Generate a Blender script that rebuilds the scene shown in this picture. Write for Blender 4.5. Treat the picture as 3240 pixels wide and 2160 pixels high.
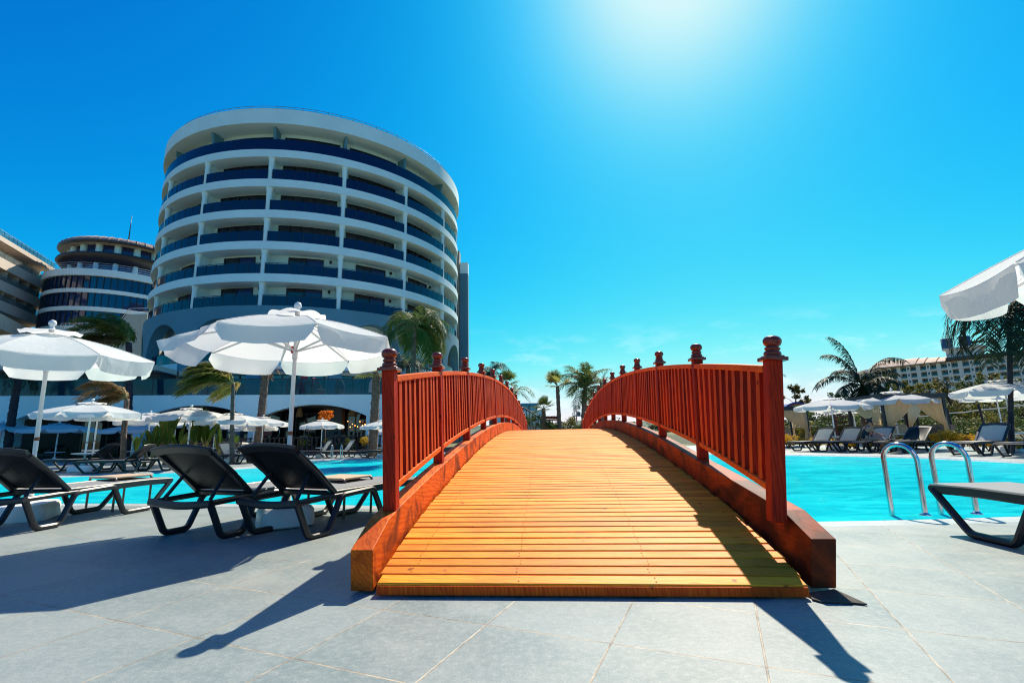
import bpy, bmesh, math, random
from mathutils import Vector, Matrix, noise
from mathutils.geometry import tessellate_polygon
for o in list(bpy.data.objects): bpy.data.objects.remove(o)
R = math.radians
S = bpy.context.scene
C = S.collection
# ------------------------------------------------------------------ camera, sky, sun, exposure
CAM_H = 1.0
PITCH, ROLL, FPX = R(10.735), R(1.134), 1530.0
cF = Vector((0, math.cos(PITCH), math.sin(PITCH)))
u0 = Vector((0, -math.sin(PITCH), math.cos(PITCH))); r0 = Vector((1, 0, 0))
cR = r0*math.cos(ROLL) - u0*math.sin(ROLL)
cU = u0*math.cos(ROLL) + r0*math.sin(ROLL)
cam = bpy.data.cameras.new('camera'); camo = bpy.data.objects.new('camera', cam); C.objects.link(camo)
cam.sensor_width = 36; cam.lens = 17.0; cam.clip_start = .05; cam.clip_end = 6000
camo.matrix_world = Matrix(((cR.x, cU.x, -cF.x, 0), (cR.y, cU.y, -cF.y, 0), (cR.z, cU.z, -cF.z, CAM_H), (0, 0, 0, 1)))
S.camera = camo
SUN_AZ, SUN_EL = R(23), R(49)
world = bpy.data.worlds.new('World'); S.world = world; world.use_nodes = True
wt = world.node_tree
sky = wt.nodes.new('ShaderNodeTexSky'); sky.sky_type = 'NISHITA'; sky.sun_disc = False
sky.sun_elevation = SUN_EL; sky.sun_rotation = SUN_AZ
sky.air_density = 1.0; sky.dust_density = .5; sky.ozone_density = 5.0; sky.altitude = 0
# grade of the sky: each channel is bent smoothly so that the blue is as deep as in the photograph
sep = wt.nodes.new('ShaderNodeSeparateColor'); comb = wt.nodes.new('ShaderNodeCombineColor'); wt.links.new(sky.outputs[0], sep.inputs[0])
def wm(op, a, b=None):
    n = wt.nodes.new('ShaderNodeMath'); n.operation = op
    for i, v in enumerate((a, b)):
        if v is None: continue
        if hasattr(v, 'is_output'): wt.links.new(v, n.inputs[i])
        else: n.inputs[i].default_value = v
    return n.outputs[0]
for ch, (v0, pw_, gain) in enumerate(((5.7, 4.3, .92), (2.1, 1.5, 1.0), (1.0, 4.0, .97))):
    c_ = sep.outputs[ch]; q_ = wm('POWER', wm('DIVIDE', c_, v0), pw_); o_ = wm('MULTIPLY', wm('MULTIPLY', c_, wm('DIVIDE', q_, wm('ADD', q_, 1.0))), gain)
    o_ = wm('ADD', o_, wm('MULTIPLY', c_, .004)) if ch == 0 else o_
    o_ = wm('DIVIDE', wm('MULTIPLY', o_, 1.2), wm('ADD', wm('DIVIDE', o_, 14.0), 1.0)); o_ = wm('MINIMUM', o_, (5.2, 4.9, 5.15)[ch]); wt.links.new(o_, comb.inputs[ch])
bgn = wt.nodes['Background']; bgn.inputs[1].default_value = .12
# thin far clouds low over the horizon, to the right
tc = wt.nodes.new('ShaderNodeTexCoord'); mp = wt.nodes.new('ShaderNodeMapping'); mp.inputs['Scale'].default_value = (7, 7, 22)
nz = wt.nodes.new('ShaderNodeTexNoise'); nz.inputs['Scale'].default_value = 1.3; nz.inputs['Detail'].default_value = 8; nz.inputs['Roughness'].default_value = .62
cr = wt.nodes.new('ShaderNodeValToRGB'); cr.color_ramp.elements[0].position = .52; cr.color_ramp.elements[1].position = .78
sx = wt.nodes.new('ShaderNodeSeparateXYZ')
mr = wt.nodes.new('ShaderNodeMapRange'); mr.inputs[1].default_value = .22; mr.inputs[2].default_value = .06; mr.clamp = True
mu = wt.nodes.new('ShaderNodeMath'); mu.operation = 'MULTIPLY'
mu2 = wt.nodes.new('ShaderNodeMath'); mu2.operation = 'MULTIPLY'; mu2.inputs[1].default_value = .8
mx = wt.nodes.new('ShaderNodeMix'); mx.data_type = 'RGBA'; mx.inputs[7].default_value = (5.5, 6.4, 6.8, 1)
L = wt.links.new
L(tc.outputs['Generated'], mp.inputs[0]); L(mp.outputs[0], nz.inputs['Vector']); L(nz.outputs[0], cr.inputs[0])
L(tc.outputs['Generated'], sx.inputs[0]); L(sx.outputs['Z'], mr.inputs[0]); L(mr.outputs[0], mu.inputs[0]); L(cr.outputs[0], mu.inputs[1])
L(mu.outputs[0], mu2.inputs[0]); L(mu2.outputs[0], mx.inputs[0]); L(comb.outputs[0], mx.inputs[6]); L(mx.outputs[2], bgn.inputs[0])
sl = bpy.data.lights.new('sun', 'SUN'); sl.energy = 5.0; sl.angle = R(.53); sl.color = (1, .91, .74)
so = bpy.data.objects.new('sun', sl); C.objects.link(so)
sdir = Vector((math.sin(SUN_AZ)*math.cos(SUN_EL), math.cos(SUN_AZ)*math.cos(SUN_EL), math.sin(SUN_EL)))
so.rotation_euler = sdir.to_track_quat('Z', 'Y').to_euler(); so.location = (20, 40, 60)
S.view_settings.view_transform = 'Standard'; S.view_settings.look = 'None'
S.view_settings.exposure = .65; S.view_settings.gamma = 1.0; S.view_settings.use_curve_mapping = False
S.render.engine = 'CYCLES'
S.cycles.max_bounces = 7; S.cycles.diffuse_bounces = 3; S.cycles.glossy_bounces = 3; S.cycles.transmission_bounces = 4
S.cycles.transparent_max_bounces = 10; S.cycles.caustics_reflective = False; S.cycles.caustics_refractive = False
S.cycles.use_denoising = True; S.cycles.filter_width = 1.1

# photo pixel (3240 px wide) -> a point of the place: on the plane z, or at the forward distance Y
def ray(x, y): return cF + cR*((x-1620)/FPX) + cU*((1080-y)/FPX)
def gp(x, y, z=0.0):
    d = ray(x, y); t = (z-CAM_H)/d.z
    return Vector((d.x*t, d.y*t, z))
def at(x, y, Y):
    d = ray(x, y); t = Y/d.y
    return Vector((d.x*t, Y, CAM_H+d.z*t))

# ------------------------------------------------------------------ mesh helpers
class MB:
    def __init__(s): s.v = []; s.f = []; s.m = []; s.sm = []
    def add(s, vs, fs, mi=0, smooth=False):
        n = len(s.v); s.v += [tuple(v) for v in vs]
        for f in fs: s.f.append(tuple(i+n for i in f)); s.m.append(mi); s.sm.append(smooth)
        return s
    def quad(s, a, b, c, d, mi=0, smooth=False): return s.add([a, b, c, d], [(0, 1, 2, 3)], mi, smooth)
    def box(s, lo, hi, mi=0, M=None):
        x0, y0, z0 = lo; x1, y1, z1 = hi
        vs = [Vector(p) for p in ((x0,y0,z0),(x1,y0,z0),(x1,y1,z0),(x0,y1,z0),(x0,y0,z1),(x1,y0,z1),(x1,y1,z1),(x0,y1,z1))]
        if M is not None: vs = [M @ v for v in vs]
        return s.add(vs, [(0,3,2,1),(4,5,6,7),(0,1,5,4),(1,2,6,5),(2,3,7,6),(3,0,4,7)], mi)
    def beam(s, a, b, w, h, up=Vector((0,0,1)), mi=0):
        a = Vector(a); b = Vector(b); d = (b-a).normalized()
        x = d.cross(Vector(up)); x = x.normalized() if x.length > 1e-5 else Vector((1,0,0)); z = x.cross(d)
        vs = [p + x*sx_*w/2 + z*sz*h/2 for p in (a, b) for sx_, sz in ((-1,-1),(1,-1),(1,1),(-1,1))]
        return s.add(vs, [(0,1,2,3),(4,7,6,5),(0,4,5,1),(1,5,6,2),(2,6,7,3),(3,7,4,0)], mi)
    def sweep(s, path, prof, mi=0, smooth=True, up=Vector((0,0,1)), closed=False, cap=True, fixed=None):
        """prof: list of (a, b): a along side, b along 'up' in the section"""
        P = [Vector(p) for p in path]; n = len(P); k = len(prof); vs = []
        for i, p in enumerate(P):
            if closed: t = P[(i+1) % n]-P[i-1]
            else: t = (P[min(i+1, n-1)]-P[max(i-1, 0)])
            t.normalize()
            if fixed is not None: x = Vector(fixed)
            elif i == 0:
                x = t.cross(Vector(up))
                if x.length < 1e-3: x = Vector((1,0,0)) if abs(t.x) < .9 else Vector((0,1,0))
            else: x = px_-t*px_.dot(t)
            x.normalize(); px_ = x; z = x.cross(t)
            sc = 1.0
            if fixed is not None and 0 < i < n-1:
                t1 = (P[i]-P[i-1]).normalized(); t2 = (P[i+1]-P[i]).normalized()
                sc = 1/max(.5, math.cos(t1.angle(t2, 0)/2))
            vs += [p + x*a + z*b*sc for a, b in prof]
        fs = []
        for i in range(n if closed else n-1):
            j = (i+1) % n
            for q in range(k):
                r = (q+1) % k
                fs.append((i*k+q, i*k+r, j*k+r, j*k+q))
        s.add(vs, fs, mi, smooth)
        if cap and not closed:
            s.add(vs[:k], [tuple(range(k))[::-1]], mi, False); s.add(vs[-k:], [tuple(range(k))], mi, False)
        return s
    def tube(s, path, r, n=8, mi=0, closed=False, cap=True):
        rr = r if isinstance(r, (list, tuple)) else None
        if rr is None:
            return s.sweep(path, [(r*math.cos(2*math.pi*i/n), r*math.sin(2*math.pi*i/n)) for i in range(n)], mi, True, closed=closed, cap=cap)
        P = [Vector(p) for p in path]; vs = []
        for i, p in enumerate(P):
            t = (P[min(i+1, len(P)-1)]-P[max(i-1, 0)]).normalized()
            x = t.cross(Vector((0,0,1)));
            if x.length < 1e-3: x = t.cross(Vector((0,1,0)))
            x.normalize(); z = x.cross(t)
            vs += [p + x*rr[i]*math.cos(2*math.pi*q/n) + z*rr[i]*math.sin(2*math.pi*q/n) for q in range(n)]
        fs = [(i*n+q, i*n+(q+1) % n, (i+1)*n+(q+1) % n, (i+1)*n+q) for i in range(len(P)-1) for q in range(n)]
        fs += [tuple(range(n))[::-1], tuple(range((len(P)-1)*n, len(P)*n))]
        return s.add(vs, fs, mi, True)
    def lathe(s, prof, n=20, c=(0,0,0), mi=0, smooth=True, a0=0, a1=2*math.pi):
        c = Vector(c); full = abs(a1-a0-2*math.pi) < 1e-6; m = n if full else n+1
        vs = [c+Vector((r*math.cos(a0+(a1-a0)*i/n), r*math.sin(a0+(a1-a0)*i/n), z)) for r, z in prof for i in range(m)]
        fs = []
        for j in range(len(prof)-1):
            for i in range(n):
                k = (i+1) % m
                fs.append((j*m+i, j*m+k, (j+1)*m+k, (j+1)*m+i))
        return s.add(vs, fs, mi, smooth)
    def build(s, name, mat, parent=None, smooth_angle=None, bevel=0, seg=1):
        me = bpy.data.meshes.new(name); me.from_pydata(s.v, [], s.f)
        for m in (mat if isinstance(mat, (list, tuple)) else [mat]): me.materials.append(m)
        me.polygons.foreach_set('material_index', s.m); me.polygons.foreach_set('use_smooth', s.sm)
        me.update()
        if smooth_angle is not None: me.set_sharp_from_angle(angle=R(smooth_angle))
        o = bpy.data.objects.new(name, me); C.objects.link(o)
        if parent is not None: o.parent = parent
        if bevel:
            b = o.modifiers.new('bevel', 'BEVEL'); b.width = bevel; b.segments = seg; b.limit_method = 'ANGLE'; b.angle_limit = R(40)
        return o
def tag(o, label=None, cat=None, group=None, kind=None):
    if label: o['label'] = label
    if cat: o['category'] = cat
    if group: o['group'] = group
    if kind: o['kind'] = kind
    return o
def empty(name, loc=(0,0,0), rz=0.0, label=None, cat=None, group=None):
    o = bpy.data.objects.new(name, None); C.objects.link(o); o.location = loc; o.rotation_euler = (0,0,rz); o.empty_display_size = .2
    return tag(o, label, cat, group)
KIDS = {}
def copy_tree(o, parent=None):
    c = o.copy(); C.objects.link(c)
    if parent is not None: c.parent = parent
    for ch in [x for x in o.children]: copy_tree(ch, c)
    return c

# ------------------------------------------------------------------ material helpers
MATS = {}
def newmat(name):
    m = bpy.data.materials.new(name); m.use_nodes = True; nt = m.node_tree
    return m, nt, nt.nodes['Principled BSDF']
def node(nt, typ, **kw):
    n = nt.nodes.new(typ)
    for k, v in kw.items():
        if k.startswith('i_'):
            key = k[2:]; key = int(key) if key.isdigit() else key.replace('_', ' ')
            n.inputs[key].default_value = v
        else: setattr(n, k, v)
    return n
def mixc(nt, fac, a, b, mode='MIX'):
    n = nt.nodes.new('ShaderNodeMix'); n.data_type = 'RGBA'; n.blend_type = mode
    for i, v in ((0, fac), (6, a), (7, b)):
        if hasattr(v, 'is_output'): nt.links.new(v, n.inputs[i])
        else: n.inputs[i].default_value = (*v, 1) if isinstance(v, tuple) and len(v) == 3 else v
    return n.outputs[2]
def ramp(nt, src, p0, p1, c0=(0,0,0), c1=(1,1,1)):
    n = nt.nodes.new('ShaderNodeValToRGB'); e = n.color_ramp.elements
    e[0].position = p0; e[1].position = p1; e[0].color = (*c0, 1); e[1].color = (*c1, 1)
    nt.links.new(src, n.inputs[0]); return n.outputs[0]
def noise_tex(nt, scale, detail=5, rough=.55, stretch=(1,1,1), coord='Object', dist=0):
    t = node(nt, 'ShaderNodeTexCoord'); m = node(nt, 'ShaderNodeMapping'); m.inputs['Scale'].default_value = stretch
    n = node(nt, 'ShaderNodeTexNoise'); n.inputs['Scale'].default_value = scale; n.inputs['Detail'].default_value = detail; n.inputs['Roughness'].default_value = rough
    n.inputs['Distortion'].default_value = dist
    nt.links.new(t.outputs[coord], m.inputs[0]); nt.links.new(m.outputs[0], n.inputs['Vector'])
    return n.outputs[0]
def bump(nt, src, strength=.3, dist=.01, bs=None):
    b = node(nt, 'ShaderNodeBump'); b.inputs['Strength'].default_value = strength; b.inputs['Distance'].default_value = dist
    nt.links.new(src, b.inputs['Height'])
    if bs is not None: nt.links.new(b.outputs[0], bs.inputs['Normal'])
    return b
def simple(name, col, rough=.6, metal=0, var=.12, scale=6, spec=.5, bmp=.0, bscale=40, dirt=None, coord='Object'):
    if name in MATS: return MATS[name]
    m, nt, bs = newmat(name)
    n = noise_tex(nt, scale, coord=coord)
    c0 = tuple(max(0, c*(1-var)) for c in col); c1 = tuple(min(1, c*(1+var)) for c in col)
    cc = mixc(nt, ramp(nt, n, .3, .7), c0, c1)
    if dirt is not None:
        d = noise_tex(nt, dirt[1], 8, .7, coord=coord); cc = mixc(nt, ramp(nt, d, dirt[2], dirt[3]), cc, dirt[0])
    nt.links.new(cc, bs.inputs['Base Color'])
    bs.inputs['Roughness'].default_value = rough; bs.inputs['Metallic'].default_value = metal; bs.inputs['Specular IOR Level'].default_value = spec
    if bmp: bump(nt, noise_tex(nt, bscale, 6, coord=coord), bmp, .01, bs)
    MATS[name] = m; return m
def leafmat(name, c0, c1, c2=None, trans=.35, rough=.5):
    if name in MATS: return MATS[name]
    m, nt, bs = newmat(name)
    g = node(nt, 'ShaderNodeNewGeometry')
    cc = mixc(nt, g.outputs['Random Per Island'], c0, c1)
    if c2 is not None:
        n = noise_tex(nt, 1.3, 3); cc = mixc(nt, ramp(nt, n, .5, .68), cc, c2)
    nt.links.new(cc, bs.inputs['Base Color']); bs.inputs['Roughness'].default_value = .6; bs.inputs['Specular IOR Level'].default_value = .2
    tr = node(nt, 'ShaderNodeBsdfTranslucent'); nt.links.new(cc, tr.inputs[0])
    mxs = node(nt, 'ShaderNodeMixShader'); mxs.inputs[0].default_value = trans
    out = nt.nodes['Material Output']
    nt.links.new(bs.outputs[0], mxs.inputs[1]); nt.links.new(tr.outputs[0], mxs.inputs[2]); nt.links.new(mxs.outputs[0], out.inputs[0])
    MATS[name] = m; return m
def clothmat(name, col, trans=.35, var=.05, rough=.8, bscale=60):
    if name in MATS: return MATS[name]
    m, nt, bs = newmat(name)
    n = noise_tex(nt, 3); cc = mixc(nt, ramp(nt, n, .3, .7), tuple(c*(1-var) for c in col), col)
    nt.links.new(cc, bs.inputs['Base Color']); bs.inputs['Roughness'].default_value = rough; bs.inputs['Specular IOR Level'].default_value = .2
    tr = node(nt, 'ShaderNodeBsdfTranslucent'); nt.links.new(cc, tr.inputs[0])
    mxs = node(nt, 'ShaderNodeMixShader'); mxs.inputs[0].default_value = trans
    nt.links.new(bs.outputs[0], mxs.inputs[1]); nt.links.new(tr.outputs[0], mxs.inputs[2]); nt.links.new(mxs.outputs[0], nt.nodes['Material Output'].inputs[0])
    MATS[name] = m; return m
def glassmat(name, col, alpha=.7, rough=.05, tint=(1,1,1), spec=.8):
    """dark tinted glass: a glossy coloured coat over a tinted see-through pane"""
    if name in MATS: return MATS[name]
    m, nt, bs = newmat(name)
    n = noise_tex(nt, .5, 2); cc = mixc(nt, ramp(nt, n, .3, .7), tuple(c*.8 for c in col), col)
    nt.links.new(cc, bs.inputs['Base Color']); bs.inputs['Roughness'].default_value = rough; bs.inputs['Specular IOR Level'].default_value = spec
    tr = node(nt, 'ShaderNodeBsdfTransparent'); tr.inputs[0].default_value = (*tint, 1)
    mxs = node(nt, 'ShaderNodeMixShader'); mxs.inputs[0].default_value = alpha
    nt.links.new(tr.outputs[0], mxs.inputs[1]); nt.links.new(bs.outputs[0], mxs.inputs[2]); nt.links.new(mxs.outputs[0], nt.nodes['Material Output'].inputs[0])
    MATS[name] = m; return m
# ------------------------------------------------------------------ the setting: deck, pool, ground, hills
def tilemat():
    m, nt, bs = newmat('deck tile')
    t = node(nt, 'ShaderNodeTexCoord'); mp = node(nt, 'ShaderNodeMapping')
    ang = R(-67); T = .667
    mp.vector_type = 'TEXTURE'; mp.inputs['Location'].default_value = (-.92, 2.75, 0); mp.inputs['Rotation'].default_value = (0, 0, R(67)); mp.inputs['Scale'].default_value = (T, T, T)
    nt.links.new(t.outputs['Object'], mp.inputs[0])
    sp = node(nt, 'ShaderNodeSeparateXYZ'); nt.links.new(mp.outputs[0], sp.inputs[0])
    def joint(src, off=0.0, w=.0085):
        a = node(nt, 'ShaderNodeMath', operation='ADD'); nt.links.new(src, a.inputs[0]); a.inputs[1].default_value = off
        p = node(nt, 'ShaderNodeMath', operation='PINGPONG'); nt.links.new(a.outputs[0], p.inputs[0]); p.inputs[1].default_value = .5
        l = node(nt, 'ShaderNodeMapRange'); l.inputs[1].default_value = w*.55; l.inputs[2].default_value = w; l.inputs[3].default_value = 1; l.inputs[4].default_value = 0
        nt.links.new(p.outputs[0], l.inputs[0]); return l.outputs[0]
    jx = joint(sp.outputs['X'], -.53+1); jy = joint(sp.outputs['Y'])
    mxm = node(nt, 'ShaderNodeMath', operation='MAXIMUM'); nt.links.new(jx, mxm.inputs[0]); nt.links.new(jy, mxm.inputs[1])
    # per tile tone
    fl = node(nt, 'ShaderNodeVectorMath', operation='FLOOR'); ad = node(nt, 'ShaderNodeVectorMath', operation='ADD'); ad.inputs[1].default_value = (.47, 0, 0)
    nt.links.new(mp.outputs[0], ad.inputs[0]); nt.links.new(ad.outputs[0], fl.inputs[0])
    wn = node(nt, 'ShaderNodeTexWhiteNoise'); nt.links.new(fl.outputs[0], wn.inputs['Vector'])
    base = mixc(nt, wn.outputs['Value'], (.175, .222, .222), (.255, .292, .286))
    n1 = noise_tex(nt, 2.2, 8, .68); n2 = noise_tex(nt, 26, 6, .7); n3 = noise_tex(nt, 120, 3, .6); n4 = noise_tex(nt, .7, 5, .6)
    base = mixc(nt, ramp(nt, n1, .42, .72), base, (.300, .330, .318))
    base = mixc(nt, ramp(nt, n2, .46, .78, (0,0,0), (.85,.85,.85)), base, (.38, .40, .37))
    base = mixc(nt, ramp(nt, n3, .35, .75, (0,0,0), (.5,.5,.5)), base, (.10, .13, .135))
    base = mixc(nt, ramp(nt, n4, .55, .75, (0,0,0), (.5,.5,.5)), base, (.36, .33, .27))
    n5 = noise_tex(nt, 9, 6, .75); base = mixc(nt, ramp(nt, n5, .60, .74, (0,0,0), (.55,.55,.55)), base, (.11, .14, .145))
    jn = noise_tex(nt, 5, 5, .7)
    jc = mixc(nt, ramp(nt, jn, .38, .62), (.16, .12, .09), (.47, .39, .28))
    cc = mixc(nt, mxm.outputs[0], base, jc)
    nt.links.new(cc, bs.inputs['Base Color'])
    rr = node(nt, 'ShaderNodeMapRange'); rr.inputs[3].default_value = .34; rr.inputs[4].default_value = .62; nt.links.new(n1, rr.inputs[0]); nt.links.new(rr.outputs[0], bs.inputs['Roughness'])
    bs.inputs['Specular IOR Level'].default_value = .35
    sb = node(nt, 'ShaderNodeMath', operation='SUBTRACT'); nt.links.new(n2, sb.inputs[0]); nt.links.new(mxm.outputs[0], sb.inputs[1])
    bump(nt, sb.outputs[0], .35, .004, bs)
    return m
POOL = [(-24,11.4),(-15,9.95),(-9.08,8.86),(-6.2,8.45),(-4,8.1),(-2.07,7.68),(-.6,7.1),(.8,6.45),(2,5.98),(3.0,5.76),(4.3,5.74),(5.81,5.84),(8,6.2),(11,7.0),(15,8.6),(15.6,10.4),
        (14.6,11.9),(13.5,12.9),(13.25,14.3),(13.0,16.1),(12.0,17.8),(10.54,19.0),(8.6,20.6),(7.2,22.6),(5.4,24.2),(3,24.9),(0,24.4),(-3,23.3),(-5.2,22.75),(-7.2,22.5),(-8.9,22.45),(-9.7,21.9),
        (-9.35,20.6),(-9.1,19.2),(-9.2,18.0),(-9.9,17.0),(-11.19,16.1),(-13.2,15.3),(-15.4,14.75),(-20,13.6),(-24,13.0)]
def shrink(poly, d):
    out = []; n = len(poly)
    for i in range(n):
        a = Vector(poly[i-1]); b = Vector(poly[i]); c = Vector(poly[(i+1) % n])
        n1 = Vector((-(b-a).y, (b-a).x)).normalized(); n2 = Vector((-(c-b).y, (c-b).x)).normalized()
        q = (n1+n2).normalized(); out.append(tuple(b+q*d/max(.4, q.dot(n1))))
    return out
def smooth_poly(p, it=2):
    for _ in range(it):
        q = []
        for i in range(len(p)):
            a = Vector(p[i]); b = Vector(p[(i+1) % len(p)]); q += [tuple(a*.75+b*.25), tuple(a*.25+b*.75)]
        p = q
    return p
POOLS = smooth_poly(POOL, 1)
def sheet(name, outer, holes, z, mat, kind='structure'):
    loops = [[Vector((x, y, 0)) for x, y in outer]] + [[Vector((x, y, 0)) for x, y in h] for h in holes]
    vs = [v for l in loops for v in l]; tr = tessellate_polygon(loops)
    b = MB(); 
    fs = []
    for t in tr:
        a, c, d = (vs[i] for i in t)
        fs.append(tuple(t) if (c-a).cross(d-a).z > 0 else tuple(t[::-1]))
    b.add([(v.x, v.y, z) for v in vs], fs)
    return tag(b.build(name, mat), kind=kind)
TILE = tilemat()
DECK = [(-46,-12),(40,-12),(40,25.5),(26,31),(-46,33)]
COP = shrink(POOLS, -.52)        # outside edge of the grating strip
sheet('pool_deck', DECK, [COP], 0, TILE)
# coping: light grating strip with fine slots, slightly lower towards the water
def copmat():
    m, nt, bs = newmat('pool grating')
    n1 = noise_tex(nt, 3, 6); n2 = noise_tex(nt, 60, 3, .6, (1,1,1))
    v = node(nt, 'ShaderNodeTexVoronoi'); v.inputs['Scale'].default_value = 26; t = node(nt, 'ShaderNodeTexCoord'); nt.links.new(t.outputs['Object'], v.inputs['Vector'])
    c = mixc(nt, ramp(nt, n1, .35, .7), (.38, .41, .40), (.50, .52, .50)); c = mixc(nt, ramp(nt, v.outputs['Distance'], .0, .25, (1,1,1), (0,0,0)), c, (.34, .38, .38))
    nt.links.new(c, bs.inputs['Base Color']); bs.inputs['Roughness'].default_value = .35
    bump(nt, v.outputs['Distance'], .5, .008, bs); return m
b = MB(); n = len(POOLS); C2 = shrink(POOLS, -.22)
for i in range(n):
    j = (i+1) % n
    p = [(*COP[i], .0), (*COP[j], .0), (*C2[j], -.006), (*C2[i], -.006)]; b.quad(p[3], p[2], p[1], p[0], 0)
    p = [(*C2[i], -.006), (*C2[j], -.006), (*POOLS[j], -.055), (*POOLS[i], -.055)]; b.quad(p[3], p[2], p[1], p[0], 1)
tag(b.build('pool_edge', [copmat(), simple('wet edge', (.42,.47,.47), .12, var=.25, scale=14, bmp=.5, bscale=40)]), kind='structure')
# basin
def basinmat():
    m, nt, bs = newmat('pool tile')
    n1 = noise_tex(nt, .5, 4); t = node(nt, 'ShaderNodeTexCoord')
    br = node(nt, 'ShaderNodeTexBrick'); br.inputs['Scale'].default_value = 10; br.offset = 0; br.inputs['Mortar Size'].default_value = .02
    br.inputs['Brick Width'].default_value = .5; br.inputs['Row Height'].default_value = .5
    br.inputs['Color1'].default_value = (.035,.60,.72,1); br.inputs['Color2'].default_value = (.03,.52,.66,1); br.inputs['Mortar'].default_value = (.15,.70,.78,1)
    nt.links.new(t.outputs['Object'], br.inputs['Vector'])
    nt.links.new(br.outputs['Color'], bs.inputs['Base Color']); bs.inputs['Roughness'].default_value = .3; return m
b = MB(); D = -1.35
for i in range(n):
    j = (i+1) % n; b.quad((*POOLS[i], -.055), (*POOLS[j], -.055), (*POOLS[j], D), (*POOLS[i], D))
BM = basinmat(); bo = b.build('pool_basin', BM); tag(bo, kind='structure')
sheet('pool_floor', POOLS, [], D, BM)
def watermat():
    m, nt, bs = newmat('pool water')
    tr = node(nt, 'ShaderNodeBsdfTransparent'); tr.inputs[0].default_value = (.06, .86, .95, 1)
    gl = node(nt, 'ShaderNodeBsdfGlossy'); gl.inputs['Roughness'].default_value = .03; gl.inputs[0].default_value = (1,1,1,1)
    df = node(nt, 'ShaderNodeBsdfDiffuse'); df.inputs[0].default_value = (.0, .50, .62, 1)
    n1 = noise_tex(nt, 4.0, 5, .62, (.7, 1.5, 1), dist=1.4); n2 = noise_tex(nt, 16, 4, .6, (.7, 1.4, 1), dist=.8)
    n0 = noise_tex(nt, 1.3, 8, .68, (.7, 1.6, 1), dist=1.2); nt.links.new(mixc(nt, ramp(nt, n0, .38, .66), (.0, .50, .60), (.02, .80, .82)), df.inputs[0])
    ad = node(nt, 'ShaderNodeMath', operation='ADD'); nt.links.new(n1, ad.inputs[0]); nt.links.new(n2, ad.inputs[1])
    ad2 = node(nt, 'ShaderNodeMath', operation='MULTIPLY_ADD'); ad2.inputs[1].default_value = 2.0; nt.links.new(n0, ad2.inputs[0]); nt.links.new(ad.outputs[0], ad2.inputs[2]); ad = ad2
    bp = bump(nt, ad.outputs[0], 1.0, .06)
    nt.links.new(bp.outputs[0], gl.inputs['Normal'])
    fr = node(nt, 'ShaderNodeFresnel'); fr.inputs[0].default_value = 1.33; nt.links.new(bp.outputs[0], fr.inputs['Normal'])
    fm = node(nt, 'ShaderNodeMath', operation='MULTIPLY'); fm.inputs[1].default_value = .42; fm.use_clamp = True; nt.links.new(fr.outputs[0], fm.inputs[0])
    m0 = node(nt, 'ShaderNodeMixShader'); m0.inputs[0].default_value = .6; nt.links.new(tr.outputs[0], m0.inputs[1]); nt.links.new(df.outputs[0], m0.inputs[2])
    m1 = node(nt, 'ShaderNodeMixShader'); nt.links.new(fm.outputs[0], m1.inputs[0]); nt.links.new(m0.outputs[0], m1.inputs[1]); nt.links.new(gl.outputs[0], m1.inputs[2])
    nt.links.new(m1.outputs[0], nt.nodes['Material Output'].inputs[0]); return m
sheet('pool_water', POOLS, [], -.05, watermat())
# ground to the horizon
def groundmat():
    m, nt, bs = newmat('dry ground')
    n1 = noise_tex(nt, .06, 8, .65); n2 = noise_tex(nt, 1.2, 6)
    c = mixc(nt, ramp(nt, n1, .42, .6), (.10, .13, .045), (.26, .18, .10)); c = mixc(nt, ramp(nt, n2, .3, .8, (0,0,0), (.5,.5,.5)), c, (.06, .09, .03))
    nt.links.new(c, bs.inputs['Base Color']); bs.inputs['Roughness'].default_value = .95; bump(nt, n2, .6, .1, bs); return m
GROUND = groundmat()
sheet('ground', [(-3000,-3000),(3000,-3000),(3000,4000),(-3000,4000)], [DECK], -.03, GROUND)
# wooded hills far behind
hm = simple('far hill', (.085,.125,.075), .95, var=.4, scale=.02, coord='Object')
b = MB(); random.seed(4)
for row, (Y, hh) in enumerate(((900, 26), (1300, 44))):
    pts = []
    for i in range(121):
        x = -1500+25*i
        z = hh*(.55+.45*noise.noise(Vector((x*.004, row*7, 0)))) + 5*noise.noise(Vector((x*.03, row, 2)))+2.5*noise.noise(Vector((x*.12, row, 5)))
        pts.append((x, z))
    for i in range(120):
        (xa, za), (xb, zb) = pts[i], pts[i+1]
        b.quad((xa, Y-120, -4), (xb, Y-120, -4), (xb, Y, zb), (xa, Y, za), 0, True); b.quad((xa, Y, za), (xb, Y, zb), (xb, Y+200, -4), (xa, Y+200, -4), 0, True)
tag(b.build('hills', hm), kind='structure')
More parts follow.
